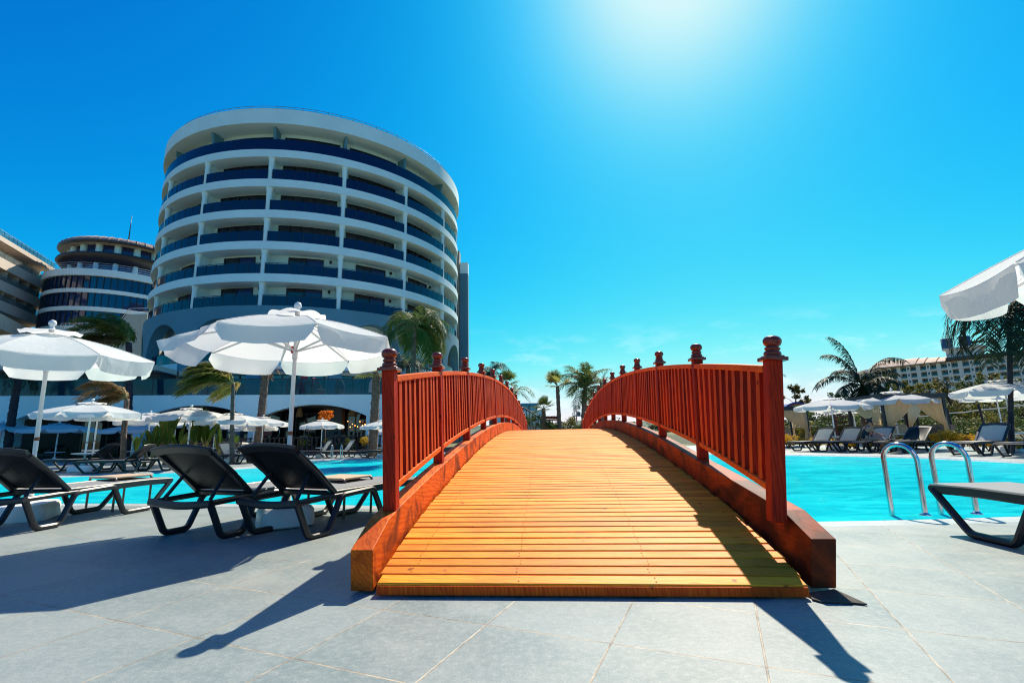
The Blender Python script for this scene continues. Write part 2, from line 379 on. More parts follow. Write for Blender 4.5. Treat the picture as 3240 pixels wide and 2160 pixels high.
# ------------------------------------------------------------------ the arched wooden bridge
def woodmat(name, c0, c1, c2, stretch, scale=3.0, rough=.36, island=.35, knots=True, coat=.25, patch=None, spec=.14):
    m, nt, bs = newmat(name)
    g = node(nt, 'ShaderNodeNewGeometry'); t = node(nt, 'ShaderNodeTexCoord'); ob = node(nt, 'ShaderNodeObjectInfo')
    rnd = node(nt, 'ShaderNodeMath', operation='ADD'); nt.links.new(g.outputs['Random Per Island'], rnd.inputs[0]); nt.links.new(ob.outputs['Random'], rnd.inputs[1])
    cm = node(nt, 'ShaderNodeVectorMath', operation='SCALE'); cm.inputs[0].default_value = (7.3, 11.1, 5.7); nt.links.new(rnd.outputs[0], cm.inputs['Scale'])
    av = node(nt, 'ShaderNodeVectorMath', operation='ADD'); nt.links.new(t.outputs['Object'], av.inputs[0]); nt.links.new(cm.outputs[0], av.inputs[1])
    mp = node(nt, 'ShaderNodeMapping'); mp.inputs['Scale'].default_value = stretch; nt.links.new(av.outputs[0], mp.inputs[0])
    n1 = node(nt, 'ShaderNodeTexNoise'); n1.inputs['Scale'].default_value = scale; n1.inputs['Detail'].default_value = 7; n1.inputs['Roughness'].default_value = .6; n1.inputs['Distortion'].default_value = .8
    nt.links.new(mp.outputs[0], n1.inputs['Vector'])
    wv = node(nt, 'ShaderNodeTexWave', wave_type='BANDS', bands_direction='DIAGONAL'); wv.inputs['Scale'].default_value = scale*1.1; wv.inputs['Distortion'].default_value = 9; wv.inputs['Detail'].default_value = 3; wv.inputs['Detail Scale'].default_value = 1.2
    nt.links.new(mp.outputs[0], wv.inputs['Vector'])
    c = mixc(nt, ramp(nt, n1.outputs[0], .36, .66), c0, c1)
    c = mixc(nt, ramp(nt, wv.outputs[0], .55, .95, (0,0,0), (.55,.55,.55)), c, c2)
    n4 = node(nt, 'ShaderNodeTexNoise'); n4.inputs['Scale'].default_value = 2.2; n4.inputs['Detail'].default_value = 4; nt.links.new(av.outputs[0], n4.inputs['Vector'])
    c = mixc(nt, ramp(nt, n4.outputs[0], .5, .75, (0,0,0), (.45,.45,.45)), c, c2)
    if patch is not None:
        n5 = node(nt, 'ShaderNodeTexNoise'); n5.inputs['Scale'].default_value = patch[1]; n5.inputs['Detail'].default_value = 5; n5.inputs['Distortion'].default_value = 1.2; nt.links.new(av.outputs[0], n5.inputs['Vector'])
        c = mixc(nt, ramp(nt, n5.outputs[0], patch[2], patch[3]), c, patch[0])
    hv = node(nt, 'ShaderNodeHueSaturation'); vm = node(nt, 'ShaderNodeMapRange'); vm.inputs[3].default_value = 1-island; vm.inputs[4].default_value = 1+island*.6; vm.inputs[2].default_value = 1.0
    fr = node(nt, 'ShaderNodeMath', operation='FRACT'); nt.links.new(rnd.outputs[0], fr.inputs[0]); nt.links.new(fr.outputs[0], vm.inputs[0]); nt.links.new(vm.outputs[0], hv.inputs['Value']); nt.links.new(c, hv.inputs['Color'])
    c = hv.outputs[0]
    if knots:
        v = node(nt, 'ShaderNodeTexVoronoi'); v.inputs['Scale'].default_value = 4.2; v.inputs['Randomness'].default_value = 1; 
        nt.links.new(av.outputs[0], v.inputs['Vector'])
        c = mixc(nt, ramp(nt, v.outputs['Distance'], .05, .09, (.85,.85,.85), (0,0,0)), c, (c2[0]*.25, c2[1]*.2, c2[2]*.2))
    nt.links.new(c, bs.inputs['Base Color'])
    rg = node(nt, 'ShaderNodeMapRange'); rg.inputs[3].default_value = rough-.1; rg.inputs[4].default_value = rough+.18; nt.links.new(n1.outputs[0], rg.inputs[0]); nt.links.new(rg.outputs[0], bs.inputs['Roughness'])
    bs.inputs['Specular IOR Level'].default_value = spec; bs.inputs['Coat Weight'].default_value = coat; bs.inputs['Coat Roughness'].default_value = .25
    bump(nt, n1.outputs[0], .25, .004, bs); return m
W_DECK = woodmat('deck plank wood', (.92,.275,.008), (.97,.35,.020), (.66,.12,.003), (.7, 9, 9), 2.6, .55, .26, True, .0, spec=.2)
W_RED = woodmat('red stained wood', (.32,.012,.0015), (.46,.026,.003), (.13,.004,.001), (9, 9, .8), 2.4, .5, .42, True, .0)
W_RAIL = woodmat('orange stained rail wood', (.74,.115,.006), (.84,.17,.010), (.48,.04,.002), (9, .8, 9), 2.4, .5, .2, True, .0)
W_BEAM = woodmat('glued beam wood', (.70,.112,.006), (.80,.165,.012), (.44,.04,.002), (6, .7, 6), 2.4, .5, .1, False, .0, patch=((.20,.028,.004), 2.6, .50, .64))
W_BEAM_D = woodmat('dark shaded beam wood', (.34,.034,.004), (.46,.070,.008), (.20,.016,.002), (6, .7, 6), 2.4, .5, .1, False, .0, patch=((.085,.014,.004), 2.2, .42, .60))  # right beam: darker stain and patches, its shade also put into the colour
W_EDGE_TONED = woodmat('edge wood toned for light', (.58,.062,.004), (.70,.11,.006), (.38,.022,.002), (9, 9, .8), 2.4, .5, .2, True, .0)  # light and shade of the bridge edges put into the colour
YAW = .0762; SP = 1.829
bridge = empty('wooden_bridge', (-1.015, 3.726, 0), -YAW, 'long arched red-orange wooden footbridge with posts and railings crossing the pool', 'bridge')
def ptop(u): return 2.553 - .0244*(u/SP-6.012)**2
def beamtop(u):
    z = ptop(u)-1.245
    e = max(0, -u, u-12.02*SP); return z-.28*e
def decktop(u):
    if u < 1.2: return ptop(u)-1.245-.225-.055*(max(0,(1.2-u)/1.6))**2
    e = max(0, -u, u-12.02*SP)
    return ptop(u)-1.245-.225 + (-.08*e)
ULAST = 12.02*SP+.36
# planks
b = MB(); random.seed(2); u = -.402; pitch = .108
while u < ULAST:
    w = pitch-.0135+random.uniform(-.002, .002); z0 = decktop(u); z1 = decktop(u+w); dz = random.uniform(-.003, .003)
    v0 = .125+random.uniform(0, .015); v1 = 2.81+random.uniform(-.012, .012)
    if u < -.38: v0, v1 = .155, 2.79
    t = .052 if u > -.38 else .062
    if u < -.38: z0 = decktop(u)-.002
    th = Vector((0, z1-z0, 0))
    vs = [(v0,u,z0-t+dz),(v1,u,z0-t-dz),(v1,u+w,z1-t-dz),(v0,u+w,z1-t+dz),(v0,u,z0+dz),(v1,u,z0-dz),(v1,u+w,z1-dz),(v0,u+w,z1+dz)]
    b.add(vs, [(0,3,2,1),(4,5,6,7),(0,1,5,4),(1,2,6,5),(2,3,7,6),(3,0,4,7)])
    u += pitch
b.build('deck', W_DECK, bridge, bevel=.005)
b = MB(); b.box((.157,-.4165,.012), (2.788,-.4035,.066)); b.build('front_shade_strip', W_EDGE_TONED, bridge, bevel=.003)  # added strip, redder colour stands in for the shaded plank front
# joists beneath the planks
b = MB()
for v in (.35, 1.05, 1.9, 2.6):
    P = [(v, uu, decktop(uu)-.14) for uu in [-.25+.6*i for i in range(38)]]
    b.sweep(P, [(-.04,-.075),(.04,-.075),(.04,.075),(-.04,.075)], smooth=False)
b.build('joist', W_BEAM, bridge)
# screw heads
b = MB(); u = -.402
while u < 6:
    w = pitch-.011
    for v in (.35, 1.05, 1.9, 2.6):
        for q in (.028, .07):
            z = decktop(u+q) if u > -.38 else .078+.02*q/w
            b.add([(v+.005*math.cos(a*1.047)+.01*math.sin(u*91), u+q+.005*math.sin(a*1.047), z+.0045) for a in range(6)], [(0,1,2,3,4,5)])
    u += pitch
b.build('screw', simple('dark screw', (.03,.02,.015), .5, metal=.6), bridge)
# side beams
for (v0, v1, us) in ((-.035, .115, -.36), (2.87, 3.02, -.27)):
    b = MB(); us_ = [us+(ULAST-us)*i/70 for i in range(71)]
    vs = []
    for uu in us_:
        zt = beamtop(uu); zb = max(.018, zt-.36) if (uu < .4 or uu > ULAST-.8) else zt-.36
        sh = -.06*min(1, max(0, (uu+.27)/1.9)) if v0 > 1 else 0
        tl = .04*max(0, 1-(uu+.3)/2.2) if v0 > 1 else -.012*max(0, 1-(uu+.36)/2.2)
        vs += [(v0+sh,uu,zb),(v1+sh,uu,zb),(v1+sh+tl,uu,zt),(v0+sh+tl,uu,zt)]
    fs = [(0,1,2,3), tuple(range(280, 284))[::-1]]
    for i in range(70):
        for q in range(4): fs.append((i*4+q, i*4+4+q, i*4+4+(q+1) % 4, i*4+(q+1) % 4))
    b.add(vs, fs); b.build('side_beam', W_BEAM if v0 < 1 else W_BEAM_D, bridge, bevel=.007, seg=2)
# posts with turned finials: square post with a chamfered cap plate
def post_mb(h):
    b = MB(); a = .05
    b.box((-a,-a,-.06), (a,a,h-.185)); return b
def finial_mb():
    b = MB()
    b.box((-.078,-.078,-.187), (.078,.078,-.160)); b.box((-.06,-.06,-.1595), (.06,.06,-.148))
    b.lathe([(.0,-.149),(.052,-.149),(.058,-.143),(.060,-.132),(.056,-.120),(.047,-.114),(.044,-.110),(.050,-.105),(.054,-.098),(.053,-.090),(.044,-.084),(.038,-.080),
             (.046,-.076),(.056,-.066),(.0625,-.050),(.064,-.040),(.0615,-.026),(.052,-.012),(.036,-.003),(.018,.0),(0,.0)], 24)
    return b
fin_me = None; post_cache = {}
W_FIN = woodmat('turned dark red wood', (.20,.022,.010), (.27,.036,.014), (.10,.010,.006), (9, 9, 1), 2.4, .25, .1, False, .6)
posts = []
def lean_of(side, i): return (R(5.2) if i == 0 else R(1.7)) if side else (R(-2.4) if i == 0 else R(-1.5))
def vbase(side, i): return (2.940 if side else .0)-1.24*math.sin(lean_of(side, i))
def vat(side, i, hgt): return vbase(side, i)+hgt*math.sin(lean_of(side, i))
for side in (0, 1):
    for i in range(13):
        v = vbase(side, i)
        u = i*SP
        if side == 0 and i == 0: u = .16
        h = ptop(u)-beamtop(u)
        p = post_mb(h).build('post', W_RED, bridge, bevel=.006, seg=2)
        p.location = (v, u, beamtop(u)); p.rotation_euler = (0, lean_of(side, i), 0)
        if fin_me is None: f = finial_mb().build('finial', W_FIN, p, 40, bevel=.003); fin_me = f
        else: f = fin_me.copy(); C.objects.link(f); f.parent = p
        f.location = (0, 0, h); posts.append((side, i, u, v))
# rails and balusters per bay
random.seed(9)
bal_proto = {}; nb = 0; stuff = MB()
US = {0: [.16]+[i*SP for i in range(1, 13)], 1: [i*SP for i in range(13)]}
for bay in range(12):
    for side in (0, 1):
        inn = .012 if side == 0 else -.012
        ua, ub = US[side][bay]+.05, US[side][bay+1]-.05
        o = .0
        for nm, off, w, h in (('handrail', -.275, .075, .052), ('bottom_rail', -1.085, .062, .05)):
            b = MB(); hg = 1.245+off
            vv = [(vat(side, bay, hg)*(1-k/4)+vat(side, bay+1, hg)*k/4+inn, ua+(ub-ua)*k/4) for k in range(5)]
            P = [(v, uu, ptop(uu)+off+(.025 if nm == 'handrail' else 0)) for v, uu in vv]
            b.sweep(P, [(-w/2,-h/2),(w/2,-h/2),(w/2,h/2),(-w/2,h/2)], smooth=False)
            b.build(nm, W_RAIL, bridge, bevel=.006, seg=2)
        for k in range(10):
            uu = ua+(ub-ua)*(k+.72)/10.4+random.uniform(-.006, .006); z0 = ptop(uu)-1.062; z1 = ptop(uu)-.272; q_ = (uu-ua)/(ub-ua); v = vat(side, bay, .18)*(1-q_)+vat(side, bay+1, .18)*q_+inn; ln = lean_of(side, bay)*(1-q_)+lean_of(side, bay+1)*q_
            if bay < 5:
                key = int((z1-z0)*100)
                if key not in bal_proto:
                    m_ = MB(); m_.box((-.024,-.033,0), (.024,.033,z1-z0)); m_.m = [0,0,0,1,0,1]; bo = m_.build('baluster', [W_RED, W_EDGE_TONED], bridge); bal_proto[key] = bo  # narrow faces get a lighter orange that stands for sun on the edges
                else: bo = bal_proto[key].copy(); C.objects.link(bo); bo.parent = bridge
                bo.location = (v+random.uniform(-.003,.003), uu, z0); bo.rotation_euler = (random.uniform(-.008,.008), ln+random.uniform(-.006,.006), random.uniform(-.03,.03))
            else: stuff.box((-.024, uu-.033, 0), (.024, uu+.033, z1-z0), 0, Matrix.Translation((v, 0, z0)) @ Matrix.Rotation(ln, 4, 'Y'))
stuff.m = [0,0,0,1,0,1]*(len(stuff.m)//6); so_ = stuff.build('far_baluster', [W_RED, W_EDGE_TONED], bridge); so_['kind'] = 'stuff'  # narrow faces here too: sunlight put into the colour
# ------------------------------------------------------------------ buildings
WHITE = simple('white render', (.70,.86,.87), .75, var=.05, scale=.4, bmp=.12, bscale=30, dirt=((.60,.71,.71), .6, .58, .85))
CREAM = simple('cream render', (.62,.52,.43), .8, var=.06, scale=.3, dirt=((.45,.37,.30), .5, .6, .85))
GREYB = simple('blue grey render', (.10,.25,.32), .8, var=.08, scale=.3, bmp=.1, bscale=30)
STEEL = simple('brushed steel', (.55,.55,.55), .25, metal=1, var=.08, scale=20)
DARKM = simple('dark metal', (.02,.023,.03), .4, var=.2)
FRAME = simple('dark window frame', (.012,.013,.018), .4, var=.2)
RAILG = glassmat('navy balcony glass', (.006,.012,.055), .80, .06, (.35,.45,.75), .7)
WINB = glassmat('dark window glass', (.006,.010,.028), .95, .05, (.2,.3,.5), .9)
WINC = glassmat('curtained window glass', (.012,.035,.16), .95, .08, (.2,.3,.5), .7)
BEIGE = simple('warm beige render', (.42,.33,.26), .8, var=.06, scale=.3)
CONC = simple('pale concrete', (.40,.38,.35), .85, var=.12, scale=1.2, bmp=.2)
LAMPB = simple('black wall lamp', (.012,.012,.014), .4)

TX, TY, TR = -22.48, 55.0, 16.03
def pol(r, a, z): return (r*math.cos(R(a)), r*math.sin(R(a)), z)
def arcwall(b, r0, r1, angs, zlo, zhi, mi=0, smooth=True):
    """curved wall between radii, lower and upper edge as functions of the angle"""
    n = len(angs)
    for i in range(n-1):
        a, c = angs[i], angs[i+1]
        la, lc, ha, hc = zlo(a), zlo(c), zhi(a), zhi(c)
        b.quad(pol(r1,a,la), pol(r1,c,lc), pol(r1,c,hc), pol(r1,a,ha), mi, False)
        b.quad(pol(r0,c,lc), pol(r0,a,la), pol(r0,a,ha), pol(r0,c,hc), mi, False)
        b.quad(pol(r0,a,la), pol(r0,c,lc), pol(r1,c,lc), pol(r1,a,la), mi, False)
        b.quad(pol(r0,c,hc), pol(r0,a,ha), pol(r1,a,ha), pol(r1,c,hc), mi, False)
        if i and abs(zlo(angs[i]+1e-4)-zlo(angs[i]-1e-4)) > .3:
            pass
    for a, s_ in ((angs[0], 1), (angs[-1], -1)):
        q = [pol(r0,a,zlo(a)), pol(r1,a,zlo(a)), pol(r1,a,zhi(a)), pol(r0,a,zhi(a))]
        b.quad(*(q if s_ > 0 else q[::-1]), mi)
def arange(a, b, st):
    n = max(1, round((b-a)/st)); return [a+(b-a)*i/n for i in range(n+1)]
tower = empty('round_hotel_tower', (TX, TY, 0), 0, 'large round white hotel tower with curved balconies, navy glass railings and grey arched base', 'hotel')
FL = [11.86, 14.67, 17.57, 20.46, 23.37, 26.23]
COLS = [-152.6, -130.0, -107.5, -85.0, -62.4, -39.9, -17.4, 5.0, 27.5]
A0, A1 = -165, 40
RIN = TR-1.5
b = MB(); arcwall(b, RIN-.3, RIN, arange(A0, A1, 2.5), lambda a: 4, lambda a: 29.6); b.build('inner_wall', WHITE, tower)
for k, z in enumerate(FL):
    b = MB(); ro = TR+.0+.02*(5-k); arcwall(b, RIN-.01, ro, arange(A0, A1, 2.0), lambda a: z-.72, lambda a: z)
    if k: b.build('balcony_slab', WHITE, tower)
# roof band with soffit
b = MB(); arcwall(b, RIN-3, TR+.16, arange(A0, A1, 2.0), lambda a: 28.72, lambda a: 30.17); b.build('roof_band', WHITE, tower)
b = MB(); arcwall(b, 2, TR+.10, arange(A0, 195, 5), lambda a: 29.85, lambda a: 30.05); b.build('roof', CONC, tower)
b = MB(); b.tube([pol(TR-.12, a, 30.17+.42) for a in arange(A0, A1, 2)], .022, 5); b.tube([pol(TR-.12, a, 30.17+.22) for a in arange(A0, A1, 2)], .014, 4)
for a in arange(A0, A1, 4): b.tube([pol(TR-.12, a, 30.17), pol(TR-.12, a, 30.17+.42)], .018, 4)
b.build('roof_railing', DARKM, tower)
# railings
for k, z in enumerate(FL):
    if k == 5:
        b = MB(); arcwall(b, TR-.10, TR-.07, arange(A0, A1, 1.875), lambda a: z+.02, lambda a: z+1.05); b.build('balcony_railing', RAILG, tower)
        continue
proto = {}
for k, z in enumerate(FL):
    for c in range(len(COLS)-1):
        a0, a1 = COLS[c], COLS[c+1]; mid = (a0+a1)/2
        # bay-local shapes are built round angle 0 and turned to their place
        def put(key, mk, mat, zz=z, ang=mid, par=tower):
            if key not in proto: o = mk().build(key[0], mat, par); proto[key] = o
            else: o = proto[key].copy(); C.objects.link(o); o.parent = par
            o.location = (0, 0, zz); o.rotation_euler = (0, 0, R(ang)); return o
        hw = 11.25
        if k < 5:
            def mk():
                b = MB(); st = k < 2
                arcwall(b, TR-.14, TR-.115, arange(-hw+.75, hw-.75, 2.0), lambda a: .03, lambda a: .92 if st else .98)
                if st: b.tube([pol(TR-.13, a, 1.0) for a in arange(-hw+.75, hw-.75, 2.0)], .028, 5, 1)
                for a in arange(-hw+.75, hw-.75, 3.4): b.box((TR-.16, -.02, 0), (TR-.10, .02, .985), 1, Matrix.Rotation(R(a), 4, 'Z'))
                return b
            put(('balcony_railing', k < 2), mk, [RAILG, DARKM])
        # window / sliding doors at the back wall
        def mkw(wa, wb, h, npan, mats):
            def f():
                b = MB(); angs = arange(wa, wb, (wb-wa)/npan)
                for i in range(npan):
                    p, q = angs[i], angs[i+1]; r = RIN+.03
                    b.add([pol(r,p,.02), pol(r,q,.02), pol(r,q,h), pol(r,p,h)], [(0,1,2,3)], 1 if (i*7+npan) % 3 else 2)
                    for a in (p, q): b.box((RIN, -.045, 0), (RIN+.09, .045, h), 0, Matrix.Rotation(R(a), 4, 'Z'))
                for zz0, zz1 in ((h-.09, h), (0, .07)):
                    arcwall(b, RIN, RIN+.085, angs, lambda a: zz0, lambda a: zz1)
                return b
            return f
        if k >= 2: put(('window', 0), mkw(-9.0, 9.6, 2.10 if k < 5 else 2.35, 5, None), [FRAME, WINB, WINB])
        else: put(('window', 1), mkw(-5.0, 6.2, 2.02, 2, None), [FRAME, WINB, WINC])
        if k < 2:
            def mkl():
                b = MB(); b.box((RIN+.0, -.09, 1.75), (RIN+.2, .09, 2.0), 0, Matrix.Rotation(R(8.6), 4, 'Z')); return b
            put(('wall_lamp', 0), mkl, LAMPB)
    for a in COLS:
        if k == 5:
            def mkf():
                b = MB(); m = Matrix.Identity(4)
                vs = [(RIN,-.12,0),(TR-.55,-.12,0),(TR-.55,-.12,1.3),(TR-.35,-.12,2.49),(RIN,-.12,2.49)]; vs += [(x,.12,z_) for x, _, z_ in vs]
                b.add(vs, [(0,1,2,3,4),(9,8,7,6,5),(0,5,6,1),(1,6,7,2),(2,7,8,3),(3,8,9,4)]); return b
            put(('partition', 1), mkf, GREYB, ang=a)
        else:
            def mkc():
                b = MB(); b.lathe([(.235,0),(.235,1.85),(.25,1.95),(.31,2.06),(.31,2.20)], 14, (TR-.32,0,0))
                return b
            put(('column', 0), mkc, WHITE, ang=a)
            def mkp():
                b = MB(); b.box((RIN-.02, -.10, 0), (TR-.5, .10, 2.24)); return b
            put(('partition', 0), mkp, WHITE, ang=a)
# grey base with arches
RB = TR+.18
def zarch(a):
    for c in range(len(COLS)-1):
        mid = (COLS[c]+COLS[c+1])/2
        if abs(a-mid) < 9.45:
            t = (a-mid)/9.45; return 8.05+2.75*math.sqrt(max(0, 1-t*t))
    return 3.9
b = MB(); angs = []
for c in range(len(COLS)-1):
    mid = (COLS[c]+COLS[c+1])/2
    angs += [mid-11.2, mid-9.4501]+[mid-9.4499*math.cos(math.pi*i/36) for i in range(37)]+[mid+9.4501, mid+11.2]
arcwall(b, RB-.95, RB, angs, zarch, lambda a: 11.86); b.build('arched_base', GREYB, tower)
b = MB(); arcwall(b, RIN, RB-.2, arange(A0, A1, 2), lambda a: 11.15, lambda a: 11.855); b.build('base_ceiling', WHITE, tower)
for c in range(len(COLS)-1):
    mid = (COLS[c]+COLS[c+1])/2
    def mkb():
        b = MB(); arcwall(b, RIN, RB-.3, arange(-9.4, 9.4, 2), lambda a: 6.56, lambda a: 7.30); return b
    put(('arch_balcony', 0), mkb, WHITE, 0, mid)
    def mkr():
        b = MB(); arcwall(b, RB-.52, RB-.49, arange(-9.3, 9.3, 2), lambda a: 7.31, lambda a: 8.25); b.tube([pol(RB-.5, a, 8.3) for a in arange(-9.3, 9.3, 2)], .03, 5, 1); return b
    put(('arch_railing', 0), mkr, [RAILG, DARKM], 0, mid)
    if c == 1:
        pass
    def mkg():
        b = MB(); angs = [-8.6, -4.5, 0, 4.5, 8.6]
        for i in range(4):
            b.add([pol(RIN+.05, angs[i], 3.95), pol(RIN+.05, angs[i+1], 3.95), pol(RIN+.05, angs[i+1], 6.2), pol(RIN+.05, angs[i], 6.2)], [(0,1,2,3)], 1)
        for a in angs: b.box((RIN, -.05, 3.9), (RIN+.12, .05, 6.25), 0, Matrix.Rotation(R(a), 4, 'Z'))
        for z0, z1 in ((5.35, 5.43), (6.2, 6.28)): arcwall(b, RIN, RIN+.11, angs, lambda a: z0, lambda a: z1)
        return b
    put(('lounge_window', 0), mkg, [FRAME, glassmat('lounge glass', (.02,.16,.26), .9, .05, (.3,.6,.8), .9)], 0, mid)
# straight service block behind the right flank
b = MB(); p = at(1467, 1000, 60)-Vector((TX, TY, 0)); q = at(1478, 1000, 60)-Vector((TX, TY, 0))
b.box((p.x-5.4, 5.0, 0), (p.x-.55, 6.4, 24.6), 0); b.build('stair_block', BEIGE, tower)
b = MB(); b.box((p.x-.5, 5.1, 0), (q.x+.1, 6.3, 21.5), 0); b.box((p.x-.5, 5.1, 21.51), (q.x+.1, 6.3, 23.0), 1); b.build('service_pier', [GREYB, WHITE], tower)
# potted plants behind the arch railing are things of their own (see below)

# ------------------------------------------------------------------ terrace podium with the pool restaurant
PL = at(-220, 1255, 26.6); PR = at(1320, 1261, 31.6)
pd = Vector((PR.x-PL.x, PR.y-PL.y, 0)); plen = pd.length; pang = math.atan2(pd.y, pd.x)
pod = empty('terrace_building', (PL.x, PL.y, 0), pang, 'low white terrace building with shallow arches and the poolside restaurant inside', 'restaurant')
PZ = 3.62
def px2s(x):      # place along the podium front below photo column x
    best = min(range(0, 1001), key=lambda i: abs(project_x(PL+pd*(i/1000.0)+Vector((0,0,3-0*PL.z)))-x)); return plen*best/1000
def project_x(P):
    d = Vector(P)-Vector((0,0,CAM_H)); return 1620+FPX*d.dot(cR)/d.dot(cF)
def project_y(P):
    d = Vector(P)-Vector((0,0,CAM_H)); return 1080-FPX*d.dot(cU)/d.dot(cF)
PIERS = [(px2s(-330), px2s(-280)), (px2s(22), px2s(86)), (px2s(432), px2s(478)), (px2s(806), px2s(842)), (px2s(1166), px2s(1192))]
def zpod(s):
    for (a, b_), (c, d) in zip(PIERS[:-1], PIERS[1:]):
        if b_ < s < c:
            t = (s-(b_+c)/2)/((c-b_)/2); return 2.28+.72*(1-t*t)
    return 0.0
b = MB(); ss = [0.0]
for (a, b_), (c, d) in zip(PIERS[:-1], PIERS[1:]):
    ss += [b_-1e-3]+[b_+1e-3+(c-b_-2e-3)*i/30 for i in range(31)]+[c+1e-3]
ss += [PIERS[-1][1], plen]
ss = sorted(set(max(0, x) for x in ss))
TH = .75
for i in range(len(ss)-1):
    p, q = ss[i], ss[i+1]
    if q-p < 1e-6: continue
    zp, zq = zpod(p), zpod(q)
    b.quad((p,0,zp),(q,0,zq),(q,0,PZ),(p,0,PZ)); b.quad((q,TH,zq),(p,TH,zp),(p,TH,PZ),(q,TH,PZ)); b.quad((p,TH,zp),(q,TH,zq),(q,0,zq),(p,0,zp)); b.quad((p,0,PZ),(q,0,PZ),(q,TH,PZ),(p,TH,PZ))
for (a, b_) in PIERS:
    if a > 0.01: b.quad((a,TH,0),(a,0,0),(a,0,2.28),(a,TH,2.28))
    b.quad((b_,0,0),(b_,TH,0),(b_,TH,2.28),(b_,0,2.28))
b.quad((plen,0,0),(plen,TH,0),(plen,TH,PZ),(plen,0,PZ))
b.build('front_wall', WHITE, pod)
b = MB(); b.box((-2, TH, 3.28), (plen, 13, 3.60)); b.build('terrace_floor', CONC, pod)
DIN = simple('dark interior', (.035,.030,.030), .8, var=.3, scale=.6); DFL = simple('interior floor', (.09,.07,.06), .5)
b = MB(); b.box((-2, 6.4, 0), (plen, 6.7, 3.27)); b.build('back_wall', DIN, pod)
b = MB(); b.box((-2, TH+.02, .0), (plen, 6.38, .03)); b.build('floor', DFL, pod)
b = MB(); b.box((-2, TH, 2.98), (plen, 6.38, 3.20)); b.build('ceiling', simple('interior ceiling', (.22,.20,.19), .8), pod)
b = MB(); b.box((plen-.3, TH+.01, 0), (plen-.02, 6.38, 3.27)); b.build('side_wall', WHITE, pod)
RWIN = glassmat('restaurant window', (.02,.022,.024), .93, .03, (.5,.45,.4), .9)
for s0, s1 in ((px2s(700), px2s(830)), (px2s(850), px2s(960)), (px2s(1070), px2s(1165)), (px2s(500), px2s(640)), (px2s(110), px2s(250)), (px2s(280), px2s(420))):
    b = MB(); y = 5.2; n_ = 3
    for i in range(n_):
        b.quad((s0+(s1-s0)*i/n_, y, .05), (s0+(s1-s0)*(i+1)/n_, y, .05), (s0+(s1-s0)*(i+1)/n_, y, 2.6), (s0+(s1-s0)*i/n_, y, 2.6), 1)
    for i in range(n_+1): b.box((s0+(s1-s0)*i/n_-.04, y-.05, 0), (s0+(s1-s0)*i/n_+.04, y+.05, 2.7), 0)
    b.box((s0, y-.049, 2.6), (s1, y+.049, 2.72), 0); b.build('restaurant_window', [FRAME, RWIN], pod)
b = MB(); s0 = px2s(1000); b.box((s0, 3.6, 0), (px2s(1064), 5.0, 2.97)); b.build('partition', simple('grey interior wall', (.16,.155,.16), .8), pod)
b = MB()
arc = lambda s: (s, .12, 0)
b.box((0, .10, PZ+.01), (plen, .125, PZ+.98), 0)
b.box((0, .08, PZ+.98), (plen, .145, PZ+1.02), 1)
s = .3
while s < plen: b.box((s-.02, .09, PZ), (s+.02, .135, PZ+.975), 1); s += 1.5
b.build('terrace_railing', [glassmat('teal terrace glass', (.004,.05,.09), .48, .05, (.45,.75,.85), .7), DARKM], pod)
# timber fence in front of the restaurant, planter kerb
FW = simple('dark fence wood', (.05,.028,.018), .6)
fen = empty('restaurant_fence', pod.matrix_basis @ Vector((0,0,0)), pang, 'low dark timber fence in front of the restaurant arches', 'fence')
fen.location = PL+Vector((0,0,-PL.z)); b = MB(); x0, x1 = px2s(690), px2s(1290); y = -1.2
for z in (.35, .95): b.box((x0, y-.03, z), (x1, y+.03, z+.07))
s = x0
while s < x1: b.box((s, y-.05, 0), (s+.09, y-.031, 1.05)); s += .26
b.build('rail_panel', FW, fen)
KERB = simple('brown planter kerb', (.16,.09,.065), .8, var=.2, scale=3)
p0, p1 = gp(860, 1442), gp(1290, 1440)
b = MB(); b.box((p0.x, p0.y+.75, 0), (p1.x+2, p0.y+1.15, .28)); tag(b.build('planter_kerb', KERB, bevel=.01), 'long low brown planter kerb behind the far loungers', 'kerb')
b = MB(); b.box((p0.x-2, p0.y+1.16, 0), (p1.x+2, p0.y+5.0, .2)); tag(b.build('planter_soil', simple('grassy soil', (.05,.085,.025), .95, var=.4, scale=4)), kind='structure')

# ------------------------------------------------------------------ the glass round tower and the cream wing at the left
GY = 84.0; gx = at(398, 880, GY).x
gt = empty('glass_round_tower', (gx, GY, 0), 0, 'round dark glass tower with flat domed brown roof behind the hotel tower', 'tower')
def fz(y, r): return at(325, y, GY-.93*r).z           # height of a front feature at radius r, read at the photo row y
def gr(xl, y): return abs(at(xl, y, GY).x-gx)
BLUEG = glassmat('blue facade glass', (.004,.022,.10), .97, .04, (.1,.2,.4), .9)
RG = gr(146, 900)*.73; RO = gr(188, 790)*.735; RD = gr(216, 800)*.735
DOME = simple('brown metal dome', (.34,.22,.17), .5, var=.12, scale=.4); BOWL = simple('dark bronze band', (.035,.022,.02), .45)
def ring(name, r, z0, z1, mat, a0=180, a1=360, r0=None):
    b = MB(); arcwall(b, r0 if r0 is not None else r-.6, r, arange(a0, a1, 4), lambda a: z0, lambda a: z1); return b.build(name, mat, gt)
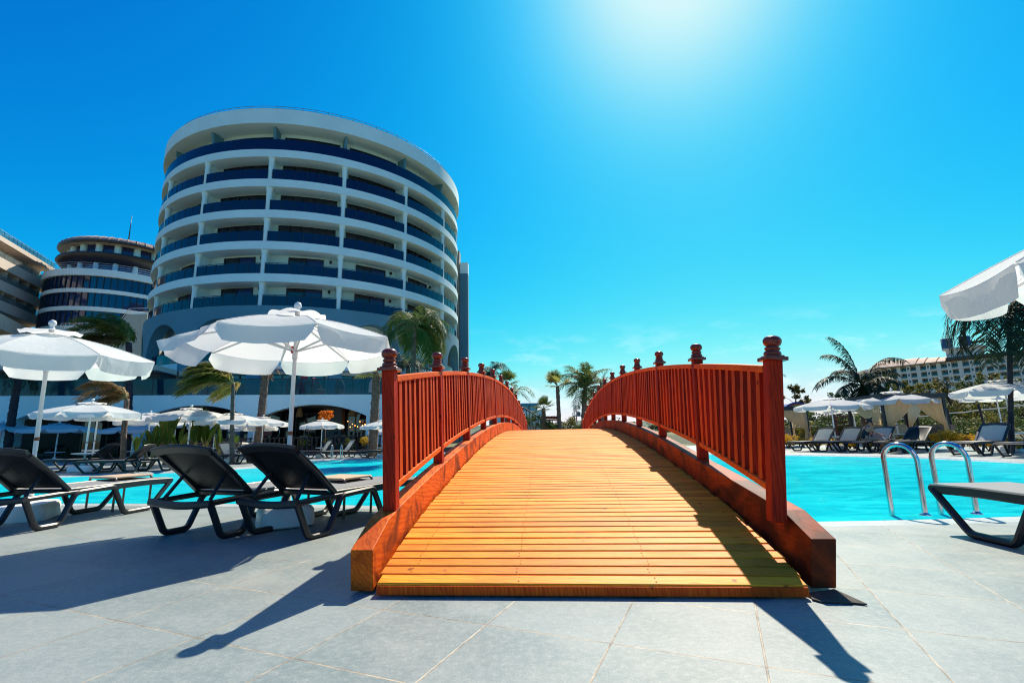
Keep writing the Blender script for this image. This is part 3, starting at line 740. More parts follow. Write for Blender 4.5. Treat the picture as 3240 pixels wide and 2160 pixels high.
def glassring(name, r, z0, z1, mats, step, mull=.05, colr=None, cstep=20):
    b = MB(); angs = arange(180, 360, step)
    for a, c in zip(angs[:-1], angs[1:]): b.quad(pol(r-.1, a, z0), pol(r-.1, c, z0), pol(r-.1, c, z1), pol(r-.1, a, z1), 0)
    if colr is None:
        for a in angs: b.box((r-.1, -mull, z0+.01), (r+.05, mull, z1-.01), 1, Matrix.Rotation(R(a), 4, 'Z'))
    b.build(name, mats[:2] if colr is None else mats[0], gt)
    if colr:
        for a in arange(184, 356, cstep): c_ = MB(); c_.lathe([(colr, z0), (colr, z1)], 8, pol(r+.1, a, 0)); c_.build('column', mats[1], gt)
zp, zpb = fz(853, RG), fz(874, RG); z1t, z1b = fz(914, RG), fz(926, RG); z2t, z2b = fz(970, RG), fz(983, RG); z3t = fz(1030, RG)
ring('parapet_band', RG+.35, zpb, zp, WHITE, r0=6); ring('floor_band', RG+.12, z1b, z1t, WHITE); ring('floor_band', RG+.12, z2b, z2t, WHITE); ring('floor_band', RG+.12, z3t-1.2, z3t, WHITE)
for zz0, zz1 in ((z1t, zpb), (z2t, z1b), (z3t, z2b)): glassring('glass_storey', RG, zz0, zz1, [BLUEG, FRAME], 5)
b = MB(); b.lathe([(RG, 0), (RG, z3t-1.2)], 40, a0=math.pi, a1=2*math.pi); b.build('lower_wall', CREAM, gt)
zbb, zbt = fz(832, RD), fz(798, RO); zw = fz(773, RD); zr = fz(765, RO)
glassring('upper_glass_storey', RD-.4, zp, zbb, [WINC, WHITE], 6, colr=.38, cstep=19.1)
b = MB(); b.lathe([(RD-.4, zbb-.05), (RD+.3, zbb), (RO-.3, zbb+(zbt-zbb)*.5), (RO+.1, zbt-.2), (RO, zbt+.05), (RD-.5, zbt+.05)], 60); b.build('bowl_band', BOWL, gt)
glassring('drum_glass_storey', RD-.6, zbt+.05, zw, [WINC, WHITE], 6, colr=.5, cstep=20)
b = MB(); b.lathe([(RD-.6, zw), (RO-.2, zr-.15)], 60); b.build('dome_soffit', CREAM, gt)
b = MB(); b.lathe([(RO-.2, zr-.15), (RO+.1, zr+.1), (RO, zr+.3)], 60); b.build('dome_rim', BOWL, gt)
z4 = zr+.3; sl_ = (at(325, 747, 100).z-CAM_H)/100; hd_ = .5
while max((z4+hd_*math.sin(t*.02)-CAM_H)/(GY-RO*math.cos(t*.02)) for t in range(79)) < sl_ and hd_ < 6: hd_ += .05
zt = z4+hd_
b = MB(); b.lathe([(RO*math.cos(t*math.pi/2/14), z4+hd_*math.sin(t*math.pi/2/14)) for t in range(15)], 72); b.build('dome', DOME, gt)
b = MB()
for a in arange(180, 360, 7.5):
    b.tube([(RO*math.cos(t*math.pi/2/14)*math.cos(R(a))*1.004, RO*math.cos(t*math.pi/2/14)*math.sin(R(a))*1.004, z4+hd_*math.sin(t*math.pi/2/14)+.03) for t in range(14)], .06, 4)
b.build('dome_seam', DOME, gt)
b = MB(); pm_ = at(408, 752, GY); mt = at(413, 682, GY).z; b.tube([(pm_.x-gx, 0, zt-.5), (pm_.x-gx, 0, zt+1.6)], .22, 6); b.tube([(pm_.x-gx, 0, zt+1.6), (pm_.x-gx, 0, mt)], [.12, .03], 6); b.build('mast', DARKM, gt)
b = MB()
for h in (.35, .7, 1.05): b.tube([pol(RG+.1, a, zp+h) for a in arange(180, 360, 4)], .04, 5)
b.build('parapet_railing', STEEL, gt)

# facade with balconies, made bay by bay in local coordinates: x along, y inwards, z up
def facade(root, x0, L, zs, bays, depth, wallm, slabm, railm, winm, fram, top, fin=True, windows=2, slab_h=.9, endgap=0):
    b = MB(); b.box((x0, depth, 0), (x0+L, depth+8, top)); b.build('wall', wallm, root)
    bw = L/bays; P = {}
    for k, z in enumerate(zs):
        h = (zs[k+1] if k+1 < len(zs) else top)-z
        b = MB(); b.box((x0, 0, z-slab_h), (x0+L, depth-.01, z)); b.build('balcony_slab', slabm, root)
        b = MB(); b.box((x0, .06, z+.03), (x0+L, .085, z+.85), 0); b.box((x0, .05, z+.95), (x0+L, .10, z+1.0), 1)
        for i in range(int(L/1.3)+1): b.box((x0+i*1.3, .05, z), (x0+i*1.3+.04, .055, z+.95), 1)
        b.build('balcony_railing', railm, root)
        for i in range(bays):
            def mk(kind):
                b = MB()
                if kind == 'window':
                    b.box((bw*.22, depth-.06, 0), (bw*.62, depth-.015, h*.62), 0); b.quad((bw*.25, depth-.07, .1), (bw*.59, depth-.07, .1), (bw*.59, depth-.07, h*.59), (bw*.25, depth-.07, h*.59), 1)
                else: b.box((-.12, .3, 0), (.12, depth-.011, h-slab_h-.002))
                return b
            for kind in ('window', 'partition'):
                key = (kind, round(h, 2))
                if key not in P: o = mk(kind).build(kind, winm if kind == 'window' else wallm, root); P[key] = o
                else: o = P[key].copy(); C.objects.link(o); o.parent = root
                o.location = (x0+i*bw, 0, z)
# cream wing: runs from the left frame edge back to the glass tower
WA = at(-230, 900, 57); WB = at(166, 900, 82)
wd = Vector((WB.x-WA.x, WB.y-WA.y, 0)); wl = wd.length
wing = empty('cream_hotel_wing', (WA.x, WA.y, 0), math.atan2(wd.y, wd.x), 'cream hotel wing with stepped rows of balconies running to the glass tower', 'hotel')
def wz(y): return at(166, y, 82).z
wtops = [wz(y) for y in (1010, 958, 902, 862)]
sl_h = 1.5
facade(wing, 0, wl, [z for z in wtops[:3]], 9, 1.9, CREAM, CREAM, [glassmat('clear rail glass', (.3,.34,.34), .35, .05, (.8,.85,.85)), STEEL], [FRAME, WINB], None, wtops[3], slab_h=sl_h)
b = MB(); b.box((0, -.02, wtops[3]+.01), (wl, 8, wtops[3]+.7)); b.build('roof_band', CREAM, wing)
b = MB()
for h in (.5, 1.0): b.box((0, .1, wtops[3]+.7+h), (wl, .15, wtops[3]+.75+h), 1)
b.box((0, .12, wtops[3]+.72), (wl, .13, wtops[3]+1.6), 0)
for i in range(24): b.box((wl*i/24, .08, wtops[3]+.7), (wl*i/24+.06, .14, wtops[3]+1.75), 1)
b.build('roof_railing', [glassmat('pale rail glass', (.05,.25,.32), .5, .05, (.6,.85,.95)), STEEL], wing)
b = MB(); b.add([(0,-3.5,wtops[0]-5.0),(wl,-1.0,wtops[0]-5.2),(wl,-1.0,wtops[0]-3.6),(0,-3.5,wtops[0]-2.6),(0,1.5,wtops[0]-5.0),(wl,1.5,wtops[0]-5.2),(wl,1.5,wtops[0]-3.6),(0,1.5,wtops[0]-2.6)],
      [(0,1,2,3),(3,2,6,7),(0,4,5,1),(4,7,6,5),(1,5,6,2),(0,3,7,4)]); b.build('canopy', CREAM, wing)
# low dark pavilion on the terrace at the left
pa = empty('terrace_pavilion', PL+Vector((0,0,3.6-PL.z)), pang, 'low dark glass pavilion with cream roof on the terrace at the left', 'pavilion')
x0, x1 = -3, px2s(400)
b = MB(); b.box((x0, 4.2, 0), (x1, 9, 1.9), 0); b.build('wall', simple('pavilion dark', (.018,.022,.03), .4), pa)
b = MB(); b.box((x0-.3, 3.0, 1.91), (x1+.3, 9.2, 2.25), 0); b.build('roof', CREAM, pa)
b = MB()
for i in range(9): b.box((x0+i*1.7, 3.3, 0), (x0+i*1.7+.08, 3.38, 1.9))
b.build('post', DARKM, pa)
# cream stairs block between the glass tower and the hotel tower
sb = empty('stair_annex', at(330, 1035, 66)*1, 0, 'cream stepped stair annex with steel rail beside the grey arched base', 'annex'); sb.location.z = 0
z_a = at(440, 985, 66).z; z_b = at(440, 1000, 66).z
def lx(x): return at(x, 1000, 66).x-sb.location.x
b = MB(); b.box((lx(205), 0, 0), (lx(460), 6, at(300, 1043, 66).z)); b.build('lower_block', CREAM, sb)
b = MB(); b.box((lx(415), -.5, 0), (lx(475), 7, at(440, 996, 66).z)); b.build('upper_block', CREAM, sb)
b = MB(); zz0 = at(300, 1043, 66).z; zz1 = at(440, 996, 66).z
b.add([(lx(372),-.3,zz0-.3),(lx(414),-.3,zz0-.3),(lx(414),-.3,zz1+.0),(lx(404),-.3,zz1),(lx(372),5,zz0-.3),(lx(414),5,zz0-.3),(lx(414),5,zz1),(lx(404),5,zz1)], [(0,1,2,3),(4,7,6,5),(0,3,7,4),(3,2,6,7)]); b.build('stair_flight', CREAM, sb)
b = MB()
for h in (.5, 1.0): b.tube([(lx(195), .1, zz0+h), (lx(375), .1, zz0+h), (lx(405), .1, zz1+h), (lx(470), .1, zz1+h)], .05, 5)
for i in range(14): b.tube([(lx(195+13.8*i), .1, zz0), (lx(195+13.8*i), .1, zz0+1)], .035, 4)
b.build('stair_railing', STEEL, sb)

# ------------------------------------------------------------------ far hotel at the right, blue box, stairs, pergola, lattice mast
HA = at(2740, 1250, 255); HB = at(3340, 1250, 200)
hd = Vector((HB.x-HA.x, HB.y-HA.y, 0)); hl = hd.length
fh = empty('far_hotel', (HA.x, HA.y, 0), math.atan2(hd.y, hd.x), 'long cream hotel on the rise behind the palms with dark balcony recesses', 'hotel')
PALEW = simple('hazy cream render', (.92,.70,.58), .85, var=.06, scale=.1)
def hs_(x): return hl*min(range(801), key=lambda i: abs(project_x(HA+hd*(i/800)+Vector((0,0,35-HA.z)))-x))/800
ym = HA.y+hd.y*hs_(2950)/hl
def hz_(y): return at(2950, y, ym).z
tz = [hz_(y) for y in (1272, 1251, 1230, 1209, 1188, 1167)]; ttop = hz_(1146)
facade(fh, 0, hl, tz, 17, 2.2, PALEW, PALEW, [glassmat('far rail', (.02,.06,.09), .85, .1), DARKM], [simple('far frame', (.02,.05,.07), .4), simple('far window', (.015,.07,.11), .2)], None, ttop, slab_h=.9)
for i in range(18):
    b = MB(); xx = hl*i/17; b.box((xx-.8, -.06, tz[0]-6), (xx+.8, 2.19, ttop-.52)); b.build('pier', PALEW, fh)
    for z_ in (tz[2:] if i % 2 else []): c_ = MB(); c_.quad((xx-.35, -.08, z_+.7), (xx+.35, -.08, z_+.7), (xx+.35, -.08, z_+1.9), (xx-.35, -.08, z_+1.9)); c_.build('small_window', MATS['far window'], fh)
b = MB(); ROOF = simple('pale terracotta roof', (.62,.42,.30), .8, var=.1, scale=.2)
for i, (xa, xb, hh) in enumerate(((2760, 2894, 3.6), (2897, 2921, 3.2), (2924, 2958, 2.9), (2961, 2988, 2.5))):
    xa, xb = hs_(xa), hs_(xb)
    P = [(-1.5+8*t/8, hh*math.sin(t/8*math.pi/2)) for t in range(9)]
    for (ya, za), (yb, zb_) in zip(P[:-1], P[1:]): b.quad((xa, ya, ttop+za), (xb, ya, ttop+za), (xb, yb, ttop+zb_), (xa, yb, ttop+zb_))
    for x_ in (xa, xb): b.add([(x_, ya, ttop+za) for ya, za in P]+[(x_, 6.5, ttop)], [tuple(range(10))])
    b.quad((xa, 6.5, ttop), (xb, 6.5, ttop), (xb, 6.5, ttop+hh), (xa, 6.5, ttop+hh)); b.box((xa, -1.52, ttop-.5), (xb, -1.4, ttop+.02), 0)
b.build('roof', ROOF, fh)
b = MB(); b.box((hs_(2989), -1.2, ttop+.01), (hl, 9, ttop+1.4)); b.build('eaves', simple('dark eaves', (.10,.07,.06), .8), fh)
b = MB(); x0, x1 = hs_(2980), hs_(3105); b.box((x0+1, 1.5, ttop+1.41), (x1-1, 8.5, ttop+5.0)); b.box((x0, 1.0, ttop+5.01), (x1, 8.8, ttop+6.0)); b.build('penthouse', PALEW, fh)
for px_ in (2990, 3049):
    b = MB(); b.lathe([(2.1, ttop+6.01), (2.1, ttop+11.0), (0, ttop+11.3)], 14, (hs_(px_), 4.5, 0)); b.build('water_tank', simple('dark tank', (.06,.09,.16), .5), fh)
for px_ in (3072, 3081, 3102):
    b = MB(); dx = hs_(px_); b.tube([(dx, 4, ttop+6.0), (dx, 4, ttop+9.2)], .15, 5); b.box((dx-1, 3.8, ttop+7.2), (dx+1, 4.2, ttop+8.4)); b.build('rooftop_unit', DARKM, fh)
# bank below the far hotel
bank = MB(); GREENB = simple('scrub bank', (.035,.055,.012), .95, var=.5, scale=.35, dirt=((.12,.06,.03), .5, .5, .7), bmp=.5, bscale=4)
def bank_z(x, y):
    j = (y-27.5)/5.5; k = min(1, max(0, (x/max(y, 1)-.50)/.38))
    return max(-.02, -.02+max(0, j)*.52*(1+.25*noise.noise(Vector((x*.1, y*.1, 0))))*k)
N = 44
for i in range(N):
    for j in range(22):
        def pt(i, j): x = 13+85*i/N; y = 27.5+j*3.6; return (x, y, bank_z(x, y))
        bank.quad(pt(i, j), pt(i+1, j), pt(i+1, j+1), pt(i, j+1), 0, True)
tag(bank.build('bank', GREENB), kind='structure')
# blue glass box
Y = 62; p0 = at(1648, 1320, Y); p1 = at(1700, 1320, Y); zt_ = at(1690, 1275, Y).z; zm = at(1690, 1298, Y).z
bb = empty('blue_glass_pavilion', (p0.x-4, Y, 0), 0, 'small flat roofed building with blue glass beyond the bridge', 'building')
w_ = p1.x-p0.x+4
b = MB(); b.box((0, 0, 0), (w_+.8, 6, zm)); b.build('wall', WHITE, bb)
b = MB(); b.box((0, .1, zm+.01), (w_, 5.9, zt_-.3), 0); 
for i in range(7): b.box((w_*i/6-.06, .02, zm+.01), (w_*i/6+.06, .09, zt_-.31), 1)
b.build('glass_storey', [glassmat('sky blue glass', (.03,.34,.60), .95, .05), DARKM], bb)
b = MB(); b.box((-.3, -.3, zt_-.29), (w_+.2, 6.2, zt_)); b.build('roof', simple('blue roof edge', (.06,.28,.42), .5), bb)
# stairs with black railing descending to the right
Y = 41; s0 = at(1655, 1312, Y); s1 = at(1708, 1350, Y)
st = empty('garden_stairs', (s0.x, Y, 0), 0, 'garden stairs with black bar railings descending behind the bridge', 'stairs')
def railrun(pts, name='railing'):
    b = MB(); pts = [Vector(p) for p in pts]
    b.tube([p+Vector((0,0,1.0)) for p in pts], .06, 5); b.tube([p+Vector((0,0,.1)) for p in pts], .025, 5)
    for p, q in zip(pts[:-1], pts[1:]):
        n_ = max(2, int((q-p).length/.28))
        for i in range(n_): r_ = p.lerp(q, i/n_); b.tube([r_+Vector((0,0,.1)), r_+Vector((0,0,1.0))], .03, 4)
    return b.build(name, DARKM, st)
def loc(x, y): p = at(x, y, Y); return (p.x-s0.x, 0, p.z-1.0)
railrun([loc(1655, 1288), loc(1715, 1327)]); railrun([loc(1715, 1327), loc(1770, 1329)]); railrun([loc(1772, 1332), loc(1828, 1359)])
b = MB(); q0, q1, q2, q3 = loc(1650, 1286), loc(1715, 1327), loc(1772, 1330), loc(1830, 1361)
for (pa_, pb_) in ((q0, q1), (q1, q2), (q2, q3)):
    b.add([(pa_[0], -.1, 0), (pb_[0], -.1, 0), (pb_[0], -.1, max(.05, pb_[2]+.02)), (pa_[0], -.1, max(.05, pa_[2]+.02)), (pa_[0], 3, 0), (pb_[0], 3, 0), (pb_[0], 3, max(.05, pb_[2]+.02)), (pa_[0], 3, max(.05, pa_[2]+.02))],
          [(0,1,2,3),(3,2,6,7),(4,7,6,5),(0,3,7,4),(1,5,6,2)])
b.build('stair_body', simple('sandy stone', (.38,.31,.24), .85, var=.15, scale=2), st)
# pergola with red slats
Y = 47; pg = empty('red_pergola', at(1712, 1345, Y), 0, 'red brown timber pergola behind the stairs', 'pergola'); pg.location.z = 0
zt_ = at(1740, 1316, Y).z; w_ = at(1764, 1320, Y).x-at(1708, 1320, Y).x
b = MB()
for i in range(7): b.box((w_*i/7, -.2, zt_-.25), (w_*i/7+.35, 3, zt_-.02*(i % 2)))
b.build('slat', simple('red brown timber', (.26,.06,.035), .7), pg)
b = MB()
for x_ in (0, w_*.5, w_): b.box((x_-.08, 0, 0), (x_+.08, .16, zt_-.25))
b.build('post', FW, pg)
# lattice mast
Y = 95; q = at(1822, 1352, Y); lm = empty('lattice_mast', (q.x, Y, 0), 0, 'red and white lattice mast with a transformer box far behind the bridge', 'mast')
zt_ = at(1818, 1280, Y).z; RED = simple('faded red paint', (.40,.10,.08), .7); GM = simple('grey equipment', (.10,.12,.14), .6)
b = MB(); w0, w1 = .30, .20
for k in range(8):
    za, zb_ = zt_*k/8, zt_*(k+1)/8; wa, wb = w0+(w1-w0)*k/8, w0+(w1-w0)*(k+1)/8
    for sx_, sy_ in ((-1,-1),(1,-1),(1,1),(-1,1)): b.beam((sx_*wa, sy_*wa, za), (sx_*wb, sy_*wb, zb_), .09, .09, mi=k % 2)
    b.beam((-wa,-wa,za), (wb,-wb,zb_), .05, .05, mi=k % 2); b.beam((wa,-wa,za), (-wb,-wb,zb_), .05, .05, mi=k % 2); b.beam((-wa,-wa,za+.02), (wa,-wa,za+.02), .05, .05, mi=k % 2)
b.build('lattice', [RED, simple('faded white paint', (.6,.58,.55), .7)], lm)
b = MB(); zp = at(1822, 1315, Y).z
b.box((-.5, -.4, zp-.10), (1.15, .4, zp)); b.box((.38, -.3, zp+.0), (.95, .3, zp+.75))
for x_ in (-.48, 1.12): b.box((x_-.03, -.35, zp), (x_+.03, .35, zp+.6))
for z_ in (zt_-.25, zt_-.8, zt_-1.35): b.box((-.25, -.1, z_), (.75, .1, z_+.09))
b.build('equipment', GM, lm)
# ------------------------------------------------------------------ sun loungers
PLAST = simple('anthracite plastic', (.014,.014,.018), .42, var=.15, scale=5, spec=.5)
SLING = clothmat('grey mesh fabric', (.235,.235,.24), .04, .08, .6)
SLING_SHADE = clothmat('shaded mesh fabric', (.008,.009,.012), .0, .1, .45)  # same mesh as the seats, the shade of the backs put into its colour
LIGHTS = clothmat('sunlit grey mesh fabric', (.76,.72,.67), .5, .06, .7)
WPL = simple('white plastic', (.72,.72,.72), .35, var=.04, scale=3, dirt=((.5,.49,.45), 3, .62, .9))
def octp(w, h, c=.3):
    a, b = w/2, h/2; e = min(a, b)*c*2
    return [(-a+e,-b),(a-e,-b),(a,-b+e),(a,b-e),(a-e,b),(-a+e,b),(-a,b-e),(-a,-b+e)]
def rounded(pts, r=.06, n=4):
    P = [Vector(p) for p in pts]; out = [P[0]]
    for i in range(1, len(P)-1):
        a, b, c = P[i-1], P[i], P[i+1]; d1 = (a-b); d2 = (c-b); q = min(r, d1.length*.45, d2.length*.45)
        s, e = b+d1.normalized()*q, b+d2.normalized()*q
        out += [s*(1-t)**2+b*2*t*(1-t)+e*t*t for t in [k/n for k in range(n+1)]]
    return out+[P[-1]]
LW = .36
def make_lounger(theta, sling, back):
    root = empty('sun_lounger')
    side = [(0,.325),(.14,.027),(.38,.027),(.53,.345),(1.0,.365),(1.19,.027),(1.57,.027),(1.88,.345)]
    for s in (-1, 1):
        b = MB(); b.sweep(rounded([(s*LW, y, z) for y, z in side], .05), octp(.062, .054), fixed=(1,0,0)); b.build('leg_frame', PLAST, root, 35)
        b = MB(); b.sweep(rounded([(s*(LW-.012), -.0, .335), (s*(LW-.012), .40, .350), (s*(LW-.012), .72, .356)], .1), octp(.056, .05), fixed=(1,0,0)); b.build('side_rail', PLAST, root, 35)
        b = MB(); b.sweep(rounded([(s*(LW-.016), .44, .362), (s*(LW-.016), 1.5, .366), (s*(LW-.016), 1.91, .350)], .1), octp(.05, .078, .2), fixed=(1,0,0)); b.build('seat_rail', PLAST, root, 35)
    b = MB(); b.sweep([(-LW-.02+2*(LW+.02)*i/12, -.012-.02*math.sin(math.pi*i/12), .335-.022*math.sin(math.pi*i/12)) for i in range(13)], octp(.058, .066), up=(0,0,1)); b.build('head_rail', PLAST, root, 35)
    b = MB(); b.sweep([(-LW+.0+2*LW*i/8, 1.905+.012*math.sin(math.pi*i/8), .352) for i in range(9)], octp(.06, .045)); b.build('foot_rail', PLAST, root, 35)
    b = MB()
    for i in range(10):
        for j in range(8):
            f = lambda i, j: ((-1+2*j/8)*(LW-.03), 0.45+1.46*i/10, .396-.012*math.sin(math.pi*j/8)*math.sin(math.pi*i/10))
            b.quad(f(i,j), f(i,j+1), f(i+1,j+1), f(i+1,j), 0, True)
    b.build('seat', sling, root)
    # backrest, hinged at y=.45
    Lb = .67; b = MB()
    for s in (-1, 1): b.sweep([(s*(LW-.02), 0, 0), (s*(LW-.02), -.3, .012), (s*(LW-.02), -Lb+.06, .0)], octp(.075, .04), fixed=(1,0,0))
    b.sweep([(-LW+.0+2*(LW-.0)*i/12, -Lb-.02+.05*(2*i/12-1)**2, 0) for i in range(13)], octp(.105, .035), up=(0,0,1))
    bf = b.build('backrest_frame', PLAST, root, 35); bf.location = (0, .45, .385); bf.rotation_euler = (-theta, 0, 0)
    b = MB()
    for i in range(10):
        for j in range(8):
            f = lambda i, j: ((-1+2*j/8)*(LW-.04), -.02-(Lb-.05)*i/10, .012-.03*math.sin(math.pi*j/8)*math.sin(math.pi*i/10))
            b.quad(f(i,j), f(i+1,j), f(i+1,j+1), f(i,j+1), 0, True)
    b.build('backrest', back, bf)
    hb = MB(); hb.box((-LW+.06, -.03, -.03), (LW-.06, .02, -.012))
    hb.build('cross_bar', PLAST, bf, 35)
    # prop struts
    m = Matrix.Translation((0, .45, .385)) @ Matrix.Rotation(-theta, 4, 'X'); p = m @ Vector((0, -.30, -.01))
    for s in (-1, 1):
        b = MB(); b.sweep([(s*(LW-.1), p.y, p.z), (s*(LW-.07), max(.03, p.y-.16), .36)], octp(.035, .03), fixed=(1,0,0)); b.build('prop_strut', PLAST, root, 35)
    return root
LP = {}
def lounger(kind, loc, ang, label, group, scale=1.1):
    """loc: ground point of the head end, ang: heading from head to foot in degrees"""
    if kind not in LP:
        th, sl, bk = {'near': (40, SLING, SLING_SHADE), 'far': (46, LIGHTS, LIGHTS), 'farup': (56, LIGHTS, LIGHTS), 'dark': (42, SLING, SLING_SHADE), 'low': (30, SLING, SLING_SHADE)}[kind]
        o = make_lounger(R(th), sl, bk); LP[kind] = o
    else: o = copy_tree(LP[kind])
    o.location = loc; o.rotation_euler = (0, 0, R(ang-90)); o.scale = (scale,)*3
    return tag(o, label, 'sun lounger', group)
def off(p, ang, d, side=0): return Vector((p.x+d*math.cos(R(ang))-side*math.sin(R(ang)), p.y+d*math.sin(R(ang))+side*math.cos(R(ang)), 0))
NG = 'black sun loungers on the near deck'
lounger('near', Vector((-2.48, 5.07, 0)), 66, 'black lounger seen from behind, beside the left bridge post', NG)
lounger('near', Vector((-3.42, 5.16, 0)), 72, 'black lounger seen from behind, left of the one by the bridge', NG)
lounger('near', Vector((-5.93, 5.72, 0)), 84.5, 'black lounger cut off by the left edge of the photo', NG)
lounger('near', Vector((4.42, 2.86, 0)), 88, 'black lounger with only its foot end showing at the right edge', NG)
def pl(kind, x, y, ang, label, group, scale=1.0, foot=True):
    p = gp(x, y); 
    if foot: p = off(p, ang, -1.75*scale)
    lounger(kind, p, ang, label, group, scale)
FG = 'sun loungers across the pool at the left'
pl('dark', 150, 1493, 192, 'dark lounger across the pool with raised back under the parasol at far left', FG, 1.05)
pl('dark', 268, 1497, 190, 'dark lounger right of the white umbrella base, its back leaning to the right', FG, 1.0)
pl('low', 395, 1490, 186, 'dark lounger with low back in front of the banana plants', FG, 1.0)
pl('dark', 60, 1462, 190, 'dark lounger in the shade beneath the blue shaded umbrella', FG, 1.0)
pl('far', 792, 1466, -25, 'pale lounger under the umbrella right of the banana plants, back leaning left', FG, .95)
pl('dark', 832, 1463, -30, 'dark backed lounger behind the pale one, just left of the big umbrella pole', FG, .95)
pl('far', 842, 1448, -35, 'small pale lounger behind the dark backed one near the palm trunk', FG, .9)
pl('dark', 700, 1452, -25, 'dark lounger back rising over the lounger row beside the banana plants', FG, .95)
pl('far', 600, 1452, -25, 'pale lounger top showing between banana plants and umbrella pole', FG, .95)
PGp = 'loungers along the far edge in front of the restaurant'
pl('farup', 948, 1451, 222, 'pale lounger left of the far umbrella, before the restaurant fence', PGp, .86)
pl('farup', 1022, 1450, 222, 'pale lounger behind the far pool ladder', PGp, .86)
pl('farup', 1145, 1449, 222, 'pale lounger beside the left bridge post, before the restaurant', PGp, .86)
RGp = 'loungers along the right bank'
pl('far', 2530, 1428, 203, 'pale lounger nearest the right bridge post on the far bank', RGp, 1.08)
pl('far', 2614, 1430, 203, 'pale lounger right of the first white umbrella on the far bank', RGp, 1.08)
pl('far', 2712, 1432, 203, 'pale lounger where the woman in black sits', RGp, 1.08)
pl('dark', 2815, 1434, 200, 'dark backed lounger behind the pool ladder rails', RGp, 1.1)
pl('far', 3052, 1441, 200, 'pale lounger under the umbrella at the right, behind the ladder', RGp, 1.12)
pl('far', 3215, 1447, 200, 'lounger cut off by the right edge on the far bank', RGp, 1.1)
pl('far', 2330, 1424, 205, 'pale lounger seen through the right bridge railing', RGp, 1.0)

